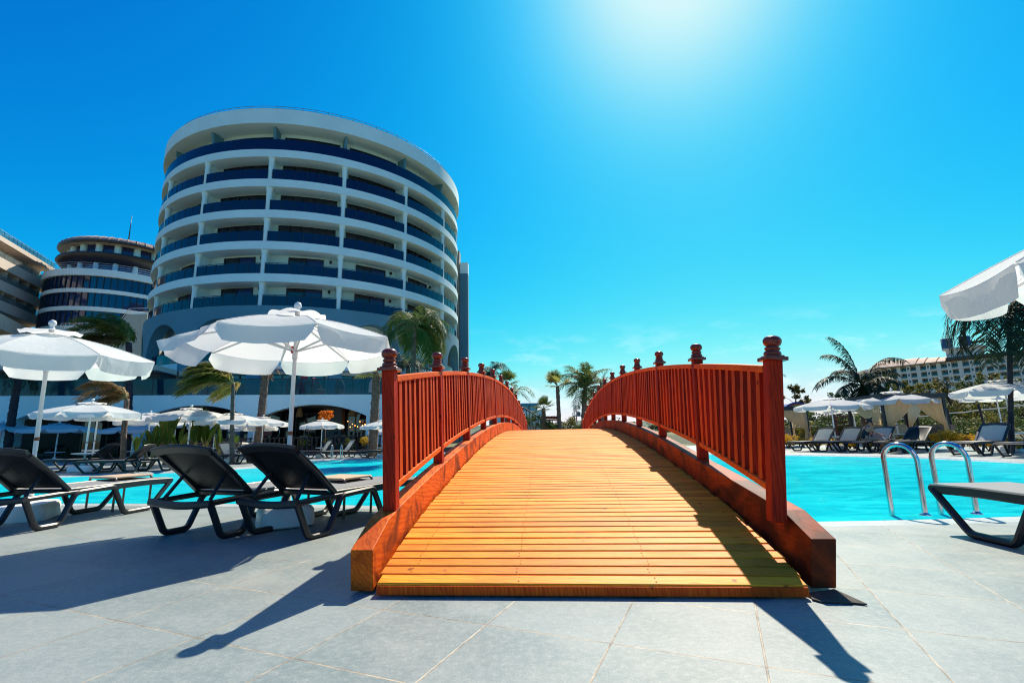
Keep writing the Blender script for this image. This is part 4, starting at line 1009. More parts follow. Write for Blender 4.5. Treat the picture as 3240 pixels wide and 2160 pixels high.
# ------------------------------------------------------------------ parasols
CANV = clothmat('white canvas', (.84,.84,.82), .48, .05, .85)
bump(CANV.node_tree, noise_tex(CANV.node_tree, 5, 5, .55, dist=1.5), .35, .03, CANV.node_tree.nodes['Principled BSDF'])
POLEM = simple('white pole', (.74,.74,.75), .35, var=.03)
REDH = simple('red crank', (.45,.02,.03), .4)
LABM = simple('brown label band', (.22,.08,.03), .5)
def make_parasol(seed, rad=1.24, table=False, wind=.0, base=True):
    rnd = random.Random(seed); root = empty('parasol')
    zc, za = 2.14, 2.50; NP = 8
    b = MB(); b.tube([(0,0,.12),(0,0,2.46)], .024, 12); b.build('pole', POLEM, root)
    b = MB(); b.tube([(0,0,.9),(0,0,1.45)], .0265, 12, 0); b.build('pole_sleeve', POLEM, root)
    b = MB(); b.tube([(0,0,1.03),(0,0,1.075)], .0285, 12, 0); b.build('warning_label', LABM, root)
    b = MB(); b.tube([(0,0,1.96),(0,0,2.06)], .032, 12, 0); b.build('hub', POLEM, root)
    b = MB(); b.box((-.012,-.05,2.03), (.016,-.024,2.12)); b.build('crank', REDH, root, bevel=.004)
    def cpt(a, t, k, s):   # canopy point: angle between rib k and k+1 with s 0..1, t radial 0..1
        c0 = Vector((math.cos(a), math.sin(a), 0)); c1 = Vector((math.cos(a+2*math.pi/NP), math.sin(a+2*math.pi/NP), 0))
        d = c0.lerp(c1, s); r_ = rad*t; p = d*r_
        arch = (1-t)**1.15
        z = zc+(za-zc)*(1-t)+.045*math.sin(math.pi*t)-.055*math.sin(math.pi*s)*t*(1-.35*t)
        return Vector((p.x, p.y, z))
    b = MB(); NT, NS = 8, 8; rim = {}
    for k in range(NP):
        a = 2*math.pi*k/NP
        vs = [cpt(a, .03+.97*i/NT, k, j/NS) for i in range(NT+1) for j in range(NS+1)]
        fs = [(i*(NS+1)+j, (i+1)*(NS+1)+j, (i+1)*(NS+1)+j+1, i*(NS+1)+j+1) for i in range(NT) for j in range(NS)]
        b.add(vs, fs, 0, True); rim[k] = vs[-(NS+1):]
    for k in range(NP): b.tube([cpt(2*math.pi*k/NP, .05+.95*i/8, k, 0)+Vector((0,0,.002)) for i in range(9)], .005, 4)
    can = b.build('canopy', CANV, root)
    # hanging flaps with rounded lower corners
    for k in range(NP):
        a = 2*math.pi*(k+.5)/NP; out = Vector((math.cos(a), math.sin(a), 0)); tang = Vector((-math.sin(a), math.cos(a), 0))
        b = MB(); NV, M = 4, 12; vs = []; ph = rnd.uniform(0, 6); am = rnd.uniform(.008, .02); fl = rnd.uniform(.0, .05)+wind*out.y*-.10
        for i in range(NV+1):
            for j in range(M+1):
                s = j/M; p = cpt(2*math.pi*k/NP, 1.0, k, .012+.976*s); p2 = p
                edge = min(s, 1-s); drop = .20*min(1, .45+ (edge/.13)*.55 if edge < .13 else 1)
                if edge < .13: drop = .20*(.42+.58*math.sqrt(max(0, 1-(1-edge/.13)**2)))
                t = i/NV; w = am*math.sin(s*9+ph)*t+am*.6*math.sin(s*21+ph*2)*t
                vs.append(p2+out*(fl*t*(1.2 if t > .5 else 1)+w+.006)+Vector((0,0,-drop*t)))
        b.add(vs, [(i*(M+1)+j, (i+1)*(M+1)+j, (i+1)*(M+1)+j+1, i*(M+1)+j+1) for i in range(NV) for j in range(M)], 0, True)
        b.build('valance_flap', CANV, can)
    b = MB(); vs = []; NV = 48
    for i in range(5):
        for j in range(NV):
            a = 2*math.pi*j/NV; t = .1+.9*i/4; r_ = .34*t; bulge = .035*abs(math.sin(a*4))*t*t
            vs.append((r_*math.cos(a), r_*math.sin(a), za+.075-.085*t+bulge))
    b.add(vs, [(i*NV+j, (i+1)*NV+j, (i+1)*NV+(j+1) % NV, i*NV+(j+1) % NV) for i in range(4) for j in range(NV)], 0, True)
    b.build('vent_cap', CANV, can)
    b = MB(); b.lathe([(.03,za+.02),(.034,za+.08),(.022,za+.10),(.024,za+.105),(.042,za+.125),(.046,za+.15),(.036,za+.178),(.015,za+.192),(0,za+.194)], 16); b.build('finial', WPL, root)
    for k in range(NP):
        a = 2*math.pi*k/NP; d = Vector((math.cos(a), math.sin(a), 0))
        b = MB(); b.beam(Vector((0,0,za-.05))+d*.03, d*(rad-.02)+Vector((0,0,zc-.018)), .022, .016); b.beam(Vector((0,0,2.06))+d*.03, d*rad*.52+Vector((0,0,zc+(za-zc)*.48-.035)), .014, .02)
        b.build('rib', POLEM, root)
    if base:
        b = MB(); b.sweep([(0,0,.0),(0,0,.11),(0,0,.155),(0,0,.19),(0,0,.2)], [(0,0)]*3) if 0 else None
        prof = [(.27,0),(.295,.015),(.29,.10),(.285,.18),(.26,.215),(.12,.24),(.06,.25),(.05,.33),(0,.33)]
        # square base with rounded corners
        N = 32; vs = []
        for r_, z in prof:
            for i in range(N):
                a = 2*math.pi*i/N; c, s = math.cos(a), math.sin(a); e = .35 if r_ > .15 else 1
                vs.append((r_*math.copysign(abs(c)**e, c), r_*math.copysign(abs(s)**e, s), z))
        b.add(vs, [(i*N+j, i*N+(j+1) % N, (i+1)*N+(j+1) % N, (i+1)*N+j) for i in range(len(prof)-1) for j in range(N)], 0, True)
        b.build('base', WPL, root, 35)
    if table:
        b = MB(); b.lathe([(.026,.56),(.05,.60),(.30,.63),(.32,.64),(.32,.665),(.30,.67),(.026,.67)], 24); b.build('pole_table', WPL, root, 35)
    return root
UP = {}
def parasol(loc, label, group, scale=1.0, rot=0, kind='table', tilt=(0,0), zs=1.0):
    if kind not in UP: o = make_parasol({'table': 3, 'near': 5, 'wide': 8}[kind], table=kind == 'table', wind=1.0 if kind == 'near' else .4, rad={'table': 1.28, 'near': 1.24, 'wide': 1.4}[kind]); UP[kind] = o
    else: o = copy_tree(UP[kind])
    o.location = loc; o.rotation_euler = (R(tilt[0]), R(tilt[1]), R(rot)); o.scale = (scale, scale, scale*zs)
    return tag(o, label, 'parasol', group)
UG = 'open white parasols'
parasol(Vector((-2.68, 5.90, 0)), 'large white parasol over the two black loungers left of the bridge', UG, 1.0, -57, 'near', (0, -1.5))
parasol(Vector((-6.50, 6.72, 0)), 'white parasol at the left edge over the cut off lounger', UG, 1.0, -68, 'near', (0, 2.5))
tip = at(3002, 950, 4.05); 
parasol(Vector((at(3002, 950, 3.0).x+2.25, 2.95, 0)), 'white parasol cut off at the right edge, seen from below, no pole showing', UG, 1.06, 0, 'wide', (0, -9))
def pu(x, y, label, group, scale=1.0, rot=10, fy=1300, tilt=(0,0)):
    p = gp(x, y); parasol(p, label, group, scale, rot, 'table', tilt, at(x, fy, p.y).z/(2.694*scale))
LGp = 'white parasols across the pool at the left'
pu(262, 1491, 'wide white parasol on white base, nearest of those across the pool at left', LGp, 1.18, 12, 1261)
pu(288, 1474, 'white parasol half hidden behind the nearest one across the pool', LGp, 1.18, 30, 1272)
pu(170, 1462, 'blue looking shaded parasol behind the left edge parasol pole', LGp, 1.28, 25, 1332)
pu(-12, 1463, 'blue looking shaded parasol cut off at the left edge', LGp, 1.30, 5, 1331)
pu(412, 1456, 'blue looking shaded parasol behind the slim palm trunk', LGp, 1.25, 18, 1337)
pu(459, 1462, 'white parasol left of the banana plants with a crumpled rim', LGp, 1.05, 40, 1298)
pu(588, 1468, 'white parasol rising over the banana plants, widest of that row', LGp, 1.20, 22, 1280.6)
pu(725, 1464, 'white parasol right of the banana plants on a white base', LGp, 1.10, 5, 1298)
pu(824, 1448, 'white parasol with wavy rim left of the big parasol pole', LGp, .98, 33, 1311.5)
pu(796, 1446, 'low white parasol behind the wavy one by the palm trunk', LGp, .95, 12, 1330)
pu(672, 1448, 'white parasol partly hidden behind the banana plant parasol', LGp, 1.0, 33, 1322)
pu(545, 1452, 'white parasol behind the banana leaves', LGp, 1.0, 12, 1312)
pu(1014, 1447, 'small white parasol by the far pool ladder before the restaurant', LGp, .80, 20, 1320.6)
pu(1208, 1446, 'small white parasol half hidden by the left bridge post', LGp, .82, 4, 1322)
pu(1222, 1436, 'low white parasol behind the bridge balusters', LGp, .78, 14, 1346)
RUg = 'white parasols along the right bank'
pu(2649, 1424, 'white parasol with blue shaded rim nearest the right bridge post', RUg, 1.12, 10, 1249)
pu(2715, 1407, 'white parasol half hidden between two others on the right bank', RUg, 1.15, 30, 1264)
pu(2850, 1421, 'white parasol behind the near pool ladder with a blue shaded rim', RUg, 1.18, 14, 1227)
pu(3219, 1429, 'white parasol at the right edge above the cabana curtain', RUg, 1.2, 8, 1186)
pu(3182, 1402, 'white parasol peeking out beneath the one at the right edge', RUg, 1.2, 33, 1213)

# ------------------------------------------------------------------ low tables by the water, far ladders
TAN = simple('tan table top', (.50,.36,.24), .5, var=.08); ALU = simple('bronze table leg', (.16,.12,.10), .35, metal=.7)
def side_table(loc, rz, label):
    root = empty('side_table', loc, R(rz), label, 'table', 'low tan tables at the pool edge')
    b = MB(); b.box((-.28,-.28,.46), (.28,.28,.49)); b.build('table_top', TAN, root, bevel=.012, seg=2)
    for sx_ in (-1, 1):
        for sy_ in (-1, 1): b = MB(); b.tube(rounded([(sx_*.25, sy_*.30, 0), (sx_*.25, sy_*.30, .475), (sx_*.25, 0, .475)], .06), .016, 8); b.build('leg', ALU, root)
side_table(gp(235, 1625)+Vector((.25,.45,0)), 70, 'low tan table behind the lounger at the left edge')
side_table(gp(1060, 1640)+Vector((-.05,.30,0)), 66, 'low tan table behind the lounger beside the bridge')
CHROME = simple('polished steel', (.60,.60,.61), .16, metal=1, var=.12, scale=9)
def ladder(foot, waterdir, label, sep, h=.72, d=.30, r=.021, lean=.0):
    root = empty('pool_ladder', foot[0], 0, label, 'pool ladder', 'steel pool ladders')
    for f in foot:
        o = f-foot[0]; w = waterdir; u = Vector((0,0,1))
        pts = [o, o+u*(h-d/2)+w*(-.01)]
        pts += [o+u*(h-d/2)+w*(d/2-d/2*math.cos(a))+u*(d/2*math.sin(a)) for a in [math.pi*k/10 for k in range(1, 11)]]
        pts += [o+w*d+u*(-.9)]
        b = MB(); b.tube(pts, r, 12); b.build('rail', CHROME, root)
        b = MB(); b.lathe([(.058,.0),(.06,.006),(.04,.016),(r+.002,.03),(r,.03)], 16, o); b.build('flange', CHROME, root)
    for k in range(3):
        b = MB(); b.box((-.035,-.04,-.28-.26*k), (.035,.04,-.25-.26*k)); 
        a, c = foot[0]-foot[0]+waterdir*d, foot[1]-foot[0]+waterdir*d
        bb_ = MB(); bb_.beam(a+Vector((0,0,-.25-.26*k)), c+Vector((0,0,-.25-.26*k)), .08, .025); bb_.build('tread', WPL, root)
f1, f2 = gp(2928, 1629), gp(3091, 1625)
ladder([f1, f2], Vector((-.42,.90,0)).normalized()*1.0, 'near steel pool ladder with two bright hoops at the right', .6, .78, .34, .028)
f1, f2 = gp(1052, 1450), gp(1082, 1450); q = Vector((.1,-1,0)).normalized()
ladder([f1, f2], q, 'far steel pool ladder before the pale loungers', .5, .62, .30, .022)
# dark matting strip beneath the right front corner of the bridge
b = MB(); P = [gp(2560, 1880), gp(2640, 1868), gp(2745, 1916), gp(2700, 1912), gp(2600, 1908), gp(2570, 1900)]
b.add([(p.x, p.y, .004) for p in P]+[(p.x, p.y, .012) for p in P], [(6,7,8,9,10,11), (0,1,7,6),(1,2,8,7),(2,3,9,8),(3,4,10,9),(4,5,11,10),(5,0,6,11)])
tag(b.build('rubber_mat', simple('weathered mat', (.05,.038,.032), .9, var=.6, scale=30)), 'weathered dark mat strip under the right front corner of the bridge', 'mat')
# red lounge chairs on the terrace
REDF = simple('red upholstery', (.42,.03,.04), .7, var=.1); PINK = simple('dusty red cushion', (.34,.12,.13), .8)
def armchair(x, y, rz, label, mat, s=1.0):
    p = at(x, y, 31.4); root = empty('armchair', (p.x, p.y, 3.60), R(rz), label, 'armchair', 'red armchairs on the terrace'); root.scale = (s,)*3
    b = MB(); b.box((-.36,-.36,.16), (.36,.34,.44)); b.build('seat', mat, root, bevel=.05, seg=3)
    b = MB(); vs = []
    for i in range(9):
        a = math.pi*(i/8); c = Vector((.38*math.cos(a), .10+.34*math.sin(a), 0)); top = .62+.62*math.sin(a)**1.2
        c2 = Vector((.30*math.cos(a), .06+.27*math.sin(a), 0)); vs += [c+Vector((0,0,.16)), c+Vector((0,0,top)), c2+Vector((0,0,top-.02)), c2+Vector((0,0,.16))]
    b.add(vs, [(i*4+q, i*4+4+q, i*4+4+(q+1) % 4, i*4+(q+1) % 4) for i in range(8) for q in range(4)]+[(0,1,2,3), (35,34,33,32)], 0, True); b.build('backrest', mat, root, 50)
    for sx_ in (-.3, .3):
        for sy_ in (-.3, .3): b = MB(); b.tube([(sx_,sy_,0),(sx_*.9,sy_*.9,.17)], .025, 6); b.build('leg', FW, root)
armchair(970, 1248, 170, 'tall red armchair seen from behind, left of two on the terrace', REDF, 1.12)
armchair(1005, 1250, 60, 'red armchair turned sideways on the terrace', REDF, 1.0)
armchair(925, 1250, 190, 'red armchair behind the big parasol pole on the terrace', REDF, 1.0)
armchair(1073, 1252, 20, 'dusty red cushioned chair on the terrace, right of the red ones', PINK, .9)
armchair(1180, 1254, 200, 'pale grey chair at the right end of the terrace', simple('grey cushion', (.3,.3,.31), .8), .85)

# ------------------------------------------------------------------ cabanas with tied curtains
CURT = clothmat('cream curtain', (.98,.74,.50), .62, .05, .9)
DNAVY = simple('navy cabana frame', (.012,.016,.03), .4)
def curtain(root, A, B, z0, z1, T, name='curtain', nfold=7, wid=.12, seed=0, belly=.35):
    """sheet hanging from the beam A-B, gathered to the tie T (at a post) and spreading again below"""
    rnd = random.Random(seed); A = Vector(A); B = Vector(B); T = Vector(T); b = MB(); NV, M = 16, 42; vs = []
    d = (B-A).normalized(); nrm = Vector((-d.y, d.x, 0)); tv = .58
    for i in range(NV+1):
        v = i/NV; z = z1+(z0-z1)*v
        for j in range(M+1):
            s = j/M; top = A.lerp(B, s)
            if v < tv: q = v/tv; e = q**1.6; w = 1-(1-wid/ (B-A).length)*e
            else: q = (v-tv)/(1-tv); e = 1; w = wid/(B-A).length*(1+1.9*q**.7)
            c = A.lerp(B, .5).lerp(Vector((T.x, T.y, 0)), e)
            p = c+d*((s-.5)*(B-A).length*w)
            sag = belly*math.sin(math.pi*min(1, v/tv))*.12 if v < tv else 0
            p += nrm*((.045*(1-.35*e))*math.sin(s*nfold*6.283+seed)+.02*math.sin(s*nfold*13+v*5)+sag*.3)
            vs.append((p.x, p.y, z-(.16*math.sin(math.pi*s) if v == 0 else 0)*0))
    b.add(vs, [(i*(M+1)+j, (i+1)*(M+1)+j, (i+1)*(M+1)+j+1, i*(M+1)+j+1) for i in range(NV) for j in range(M)], 0, True)
    return b.build(name, CURT, root)
def cabana(loc, rz, w, dp, h, label, seed):
    """local: corner post at the origin, front runs to -x, side runs to +y"""
    root = empty('pool_cabana', loc, R(rz), label, 'cabana', 'cabanas with cream curtains'); pw = .11
    for x, y in ((0,0),(-w,0),(0,dp),(-w,dp)): b = MB(); b.box((x-pw/2,y-pw/2,0), (x+pw/2,y+pw/2,h)); b.build('post', DNAVY, root, bevel=.008)
    b = MB()
    for lo, hi in (((-w-.1,-.1,h),(.1,.06,h+.2)), ((-w-.1,dp-.06,h),(.1,dp+.1,h+.2)), ((-.06,.061,h),(.1,dp-.061,h+.2)), ((-w-.1,.061,h),(-w+.06,dp-.061,h+.2))): b.box(lo, hi)
    b.build('roof_frame', DNAVY, root)
    b = MB(); b.box((-w+.07,.07,h+.02), (-.07,dp-.07,h+.10)); b.build('roof_cloth', simple('grey roof cloth', (.38,.35,.32), .9), root)
    g = .07
    curtain(root, (-w*.5,-g,0), (-.02,-g,0), .15, h-.02, (-.10,-g,0), seed=seed, nfold=5)
    curtain(root, (-w+.02,-g,0), (-w*.5,-g,0), .15, h-.02, (-w+.10,-g,0), seed=seed+1, nfold=5)
    curtain(root, (g,.05,0), (g,dp*.5,0), .15, h-.02, (g,.12,0), seed=seed+2, nfold=5)
    curtain(root, (g,dp*.5,0), (g,dp-.05,0), .15, h-.02, (g,dp-.12,0), seed=seed+3, nfold=5)
    curtain(root, (-w+.05,dp-g,0), (-w*.45,dp-g,0), .15, h-.02, (-w*.5,dp-g,0), seed=seed+4, nfold=6)
    # pair of daybeds
    for k in (0, 1):
        x = -w*.72+k*w*.42
        dr = empty('daybed', (0,0,0), 0, None, None); dr.parent = root; dr.location = (x, .35, 0)
        b = MB(); b.box((-.42,0,.22), (.42,1.5,.34)); b.build('mattress', simple('beige cushion', (.48,.36,.26), .9), dr, bevel=.04, seg=2)
        b = MB(); b.add([(-.42,1.0,.34),(.42,1.0,.34),(.42,1.55,1.05),(-.42,1.55,1.05),(-.42,1.12,.34),(.42,1.12,.34),(.42,1.65,1.02),(-.42,1.65,1.02)], [(0,1,2,3),(5,4,7,6),(3,2,6,7),(0,3,7,4),(1,5,6,2)]); b.build('backrest', simple('beige cushion', (.48,.36,.26), .9), dr, bevel=.02)
        b = MB(); b.box((-.44,-.02,.12), (.44,1.5,.215)); 
        for sx_ in (-.4, .36):
            for sy_ in (0, 1.4): b.box((sx_,sy_,0), (sx_+.06,sy_+.06,.118))
        b.build('bed_frame', DNAVY, dr)
c2 = at(3006, 1390, 20.5); c2.z = 0
cabana(c2, -4, 2.45, 2.3, 2.12, 'large navy framed cabana with tied cream curtains at the right', 3)
c1 = at(2563, 1398, 26.0); c1.z = 0
cabana(c1, -12, 2.6, 2.6, 1.92, 'navy framed cabana with cream curtains just right of the bridge post', 11)
# ------------------------------------------------------------------ palms
PALM_G = leafmat('palm leaf green', (.060,.105,.025), (.125,.170,.035), (.20,.18,.05), .42)
PALM_D = leafmat('palm leaf dark', (.016,.030,.016), (.035,.055,.022), None, .15)
PALM_B = leafmat('dry palm leaf', (.22,.11,.035), (.34,.20,.07), (.10,.09,.03), .3)
PALM_Y = leafmat('sunlit palm leaf', (.14,.19,.03), (.28,.28,.06), (.40,.28,.10), .5)
RACH = simple('palm stalk', (.20,.18,.06), .6, var=.2)
TRUNK = simple('palm bark', (.16,.105,.075), .9, var=.45, scale=7, bmp=.8, bscale=18)
TRUNK_D = simple('dark palm bark', (.045,.030,.035), .9, var=.5, scale=7, bmp=.8, bscale=18)
def trunk_mb(pts, r0, r1, rings=True, seed=0):
    rnd = random.Random(seed); b = MB(); n = 26; P = []; P0 = [Vector(p) for p in pts]
    for i in range(n+1):
        t = i/n*(len(P0)-1); k = min(int(t), len(P0)-2); P.append(P0[k].lerp(P0[k+1], t-k))
    b.tube(P, [(r0+(r1-r0)*(i/n)**.7)*(1+.08*math.sin(i*2.4)+rnd.uniform(-.04,.04)) for i in range(n+1)], 10)
    for i in range(90):           # old leaf bases
        t = rnd.uniform(.04, .99); k = int(t*n); p = P[k]; a = rnd.uniform(0, 6.283); r_ = r0+(r1-r0)*t**.7
        d = Vector((math.cos(a), math.sin(a), 0)); s = Vector((-d.y, d.x, 0))*r_*.30; q = p+d*r_*.9
        b.add([q-s+Vector((0,0,-r_*.5)), q+s+Vector((0,0,-r_*.5)), q+d*r_*.45+Vector((0,0,r_*.75))], [(0,1,2)])
    return b
def frond(bl, br, base, az, el, length, wind, droop, leaflen, nleaf, rnd, thick=.02, up=.35):
    d = Vector((math.cos(az)*math.cos(el), math.sin(az)*math.cos(el), math.sin(el))); p = Vector(base); N = 14; P = [p.copy()]
    for i in range(N):
        t = (i+1)/N
        d = (d+Vector((0,0,-1))*droop*(.3+t)/N*2.2+wind*(.35+t)/N*1.5).normalized(); p = p+d*length/N; P.append(p.copy())
    br.tube(P, [thick*(1-.85*i/N) for i in range(N+1)], 5)
    for k in range(nleaf):
        t = .10+.90*(k+rnd.random()*.6)/nleaf; f = t*N; i = min(int(f), N-1); q = P[i].lerp(P[i+1], f-i); tg = (P[i+1]-P[i]).normalized()
        sd = tg.cross(Vector((0,0,1))); sd = sd.normalized() if sd.length > .05 else Vector((1,0,0)); upv = sd.cross(tg)
        L_ = leaflen*(math.sin(math.pi*(.12+.80*t))**.6)*rnd.uniform(.75, 1.1)
        for s in (-1, 1):
            dd = (sd*s*rnd.uniform(.75,1.0)+tg*rnd.uniform(.45,.8)+upv*rnd.uniform(-.1,up)+wind*.35).normalized()
            w = L_*.024+.006; a = q; m = a+dd*L_*.5+Vector((0,0,-.07*L_)); dd2 = (dd+Vector((0,0,-1))*rnd.uniform(.5,1.3)+wind*.5).normalized(); e = m+dd2*L_*.55
            wv = dd.cross(upv+Vector((rnd.uniform(-.5,.5),rnd.uniform(-.5,.5),.2))).normalized()*w
            bl.add([a-wv*.6, a+wv*.6, m+wv, m-wv, e], [(0,1,2,3),(3,2,4)])
def feather_palm(crown, foot, label, nf=16, length=2.4, wind=(0,0,0), droop=.8, leaflen=.5, nleaf=34, mat=None, tr=(.16,.11), trm=None, seed=0, els=(-.2,1.25), azs=None, group='feather palms', fronds=None, dry=0):
    rnd = random.Random(seed); crown = Vector(crown); foot = Vector(foot); root = empty('feather_palm', foot, 0, label, 'palm tree', group)
    c = crown-foot; wind = Vector(wind)
    b = trunk_mb([(0,0,0), c*.5+Vector((rnd.uniform(-.05,.05),0,0)), c], tr[0], tr[1], seed=seed); b.build('trunk', trm or TRUNK, root)
    for part in range(nf if fronds is None else len(fronds)):
        bl, br = MB(), MB()
        az = rnd.uniform(0, 6.283) if azs is None else rnd.uniform(*azs); el = els[0]+(els[1]-els[0])*((part+.5)/nf)**.8
        if fronds is not None: az, el, fl_ = R(fronds[part][0]), R(fronds[part][1]), fronds[part][2]
        else: az += part*2.4*(azs is None); fl_ = length*rnd.uniform(.8, 1.1)
        frond(bl, br, c, az, el, fl_, wind, droop*rnd.uniform(.8, 1.2), leaflen, nleaf, rnd, up=.35 if fronds is None else -.2)
        m0 = PALM_B if part < dry else (mat or PALM_G)
        n0 = len(br.v); bl2 = MB(); bl2.v = bl.v+br.v; bl2.f = bl.f+[tuple(i+len(bl.v) for i in f) for f in br.f]; bl2.m = bl.m+[1]*len(br.f); bl2.sm = bl.sm+br.sm
        bl2.build('frond', [m0, RACH if m0 is not PALM_D else PALM_D], root)
    return root
def fan_palm(crown, foot, label, nf=16, size=.8, mat=None, tr=(.15,.10), seed=0, wind=(0,0,0), els=(-.3,1.4), trm=None, azb=None):
    rnd = random.Random(seed); crown = Vector(crown); foot = Vector(foot); c = crown-foot; root = empty('fan_palm', foot, 0, label, 'palm tree', 'fan palms'); wind = Vector(wind)
    trunk_mb([(0,0,0), c*.5, c], tr[0], tr[1], seed=seed).build('trunk', trm or TRUNK, root)
    for k in range(nf):
        b = MB(); az = rnd.uniform(0, 6.283)+k*2.4; el = els[0]+(els[1]-els[0])*(k+.5)/nf
        if azb is not None and k >= nf//2: az = azb+rnd.uniform(-.6,.6)
        d = (Vector((math.cos(az)*math.cos(el), math.sin(az)*math.cos(el), math.sin(el)))+wind).normalized(); pl_ = size*rnd.uniform(.55,.9); q = c+d*pl_
        b.tube([c, c+d*pl_*.5+Vector((0,0,.02)), q], .014*size/.8, 4, 1)
        sd = d.cross(Vector((0,0,1))); sd = sd.normalized() if sd.length > .05 else Vector((1,0,0)); up = sd.cross(d)
        for j in range(22):
            a = R(-118+236*j/21); dd = (d*math.cos(a)+sd*math.sin(a)+up*.12).normalized(); L_ = size*.78*rnd.uniform(.8,1.05)*(1-.25*abs(a)/2.2)
            w = dd.cross(up).normalized()*size*.030; m = q+dd*L_*.6; e = q+dd*L_+Vector((0,0,-.22*L_))
            b.add([q-w*.3, q+w*.3, m+w, m-w, e], [(0,1,2,3),(3,2,4)])
        b.build('frond', [mat or PALM_Y, RACH], root)
    return root
def base(x, y, Y): p = at(x, y, Y); return Vector((p.x, p.y, 0))
Y = 24
feather_palm(at(60, 1185, 26), base(38, 1345, 26), 'dark trunked palm rising behind the left edge parasol', 12, 1.5, (-.5,0,0), 1.3, .45, 24, PALM_D, (.20,.16), TRUNK_D, 1)
feather_palm(at(408, 1085, 27), base(420, 1320, 27), 'windblown palm with sunlit brown fronds left of the grey arches', 24, 3.0, (-1.0,-.1,.1), .9, .9, 64, PALM_Y, (.20,.15), TRUNK_D, 2, els=(.1,1.5), azs=(R(105),R(255)), dry=5)
feather_palm(at(402, 1262, 19), base(392, 1440, 19), 'slim palm with orange dry fronds blown to the left', 13, 1.7, (-1.2,0,-.2), .9, .55, 44, PALM_B, (.11,.085), None, 3, els=(-.1,1.3), azs=(R(110),R(250)))
feather_palm(at(738, 1215, 20), base(737, 1437, 20), 'bushy palm blown to the left over the banana plants', 24, 2.1, (-1.3,-.1,.0), 1.0, .75, 60, PALM_Y, (.10,.07), None, 4, els=(.1,1.5), azs=(R(100),R(260)))
feather_palm(at(842, 1165, 26), base(815, 1405, 26), 'thick trunked palm with its crown behind the big parasol', 9, 1.0, (.9,0,-.2), 1.4, .35, 20, PALM_B, (.24,.17), None, 5)
fan_palm(at(1192, 1180, 25), base(1180, 1400, 25), 'fan palm with bright green crown beside the left bridge post', 18, .85, PALM_Y, (.24,.19), 6)
feather_palm(at(1312, 1030, 20), base(1300, 1420, 20), 'tall drooping palm rising over the left bridge railing', 20, 2.0, (-.12,0,0), 1.9, .75, 50, PALM_G, (.12,.09), None, 7, els=(-.1,1.2))
feather_palm(at(1292, 1158, 24), base(1290, 1400, 24), 'smaller drooping palm under the tall one behind the left railing', 12, 1.5, (.0,0,0), 1.6, .5, 30, PALM_D, (.14,.10), None, 8)
feather_palm(at(1556, 1178, 32), base(1556, 1380, 32), 'palm showing over the middle of the left railing', 16, 1.6, (.1,0,0), 1.5, .5, 30, PALM_D, (.2,.14), None, 9)
fan_palm(at(1604, 1218, 36), base(1606, 1380, 36), 'small fan palm peeking over the left railing', 14, .9, PALM_G, (.2,.15), 10)
feather_palm(at(1632, 1240, 34), base(1630, 1380, 34), 'palm with one long frond arching right past the left railing', 9, 2.0, (.9,0,0), 1.5, .5, 30, PALM_G, (.15,.1), None, 11, els=(.0,1.0))
fan_palm(at(1720, 1292, 34), base(1722, 1362, 34), 'short spiky palm in the middle gap of the bridge', 16, .72, PALM_G, (.17,.14), 12, els=(-.5,1.5))
fan_palm(at(1764, 1222, 33), base(1771, 1362, 33), 'tall fan palm with a tufted crown in the middle gap', 18, .95, PALM_Y, (.17,.12), 13, els=(.0,1.5), azb=2.6)
feather_palm(at(1850, 1232, 30), base(1846, 1360, 30), 'bushy feather palm at the left end of the right railing', 24, 2.1, (-.35,0,.15), 1.0, .7, 46, PALM_G, (.2,.14), None, 14, els=(-.1,1.45))
feather_palm(at(1903, 1212, 33), base(1900, 1370, 33), 'palm tip poking up behind the right railing', 7, 1.0, (-.3,0,.2), .9, .4, 22, PALM_B, (.15,.1), None, 15)
feather_palm(at(2728, 1222, 24), base(2741, 1400, 24), 'palm with three long arching fronds behind the right bank parasols', 14, 3.0, (.0,0,.0), 1.1, .75, 80, PALM_D, (.19,.14), None, 16, fronds=[(178,42,2.7),(160,82,2.9),(150,76,2.5),(2,62,3.1),(12,50,2.6),(200,25,1.9),(240,55,2.0),(300,40,2.0),(95,60,2.2),(340,15,1.7),(268,20,1.6),(220,-5,1.4)])
feather_palm(at(3192, 985, 17), base(3188, 1372, 17), 'tall dark palm hanging below the right edge parasol', 24, 2.7, (.05,0,0), 2.6, .9, 44, PALM_D, (.085,.07), TRUNK_D, 17, els=(-.2,1.1))
feather_palm(at(2425, 1215, 26), base(2420, 1400, 26), 'palm hidden by the right end post with one frond tip showing', 7, 1.35, (.55,0,0), 1.3, .4, 26, PALM_D, (.17,.13), None, 18)

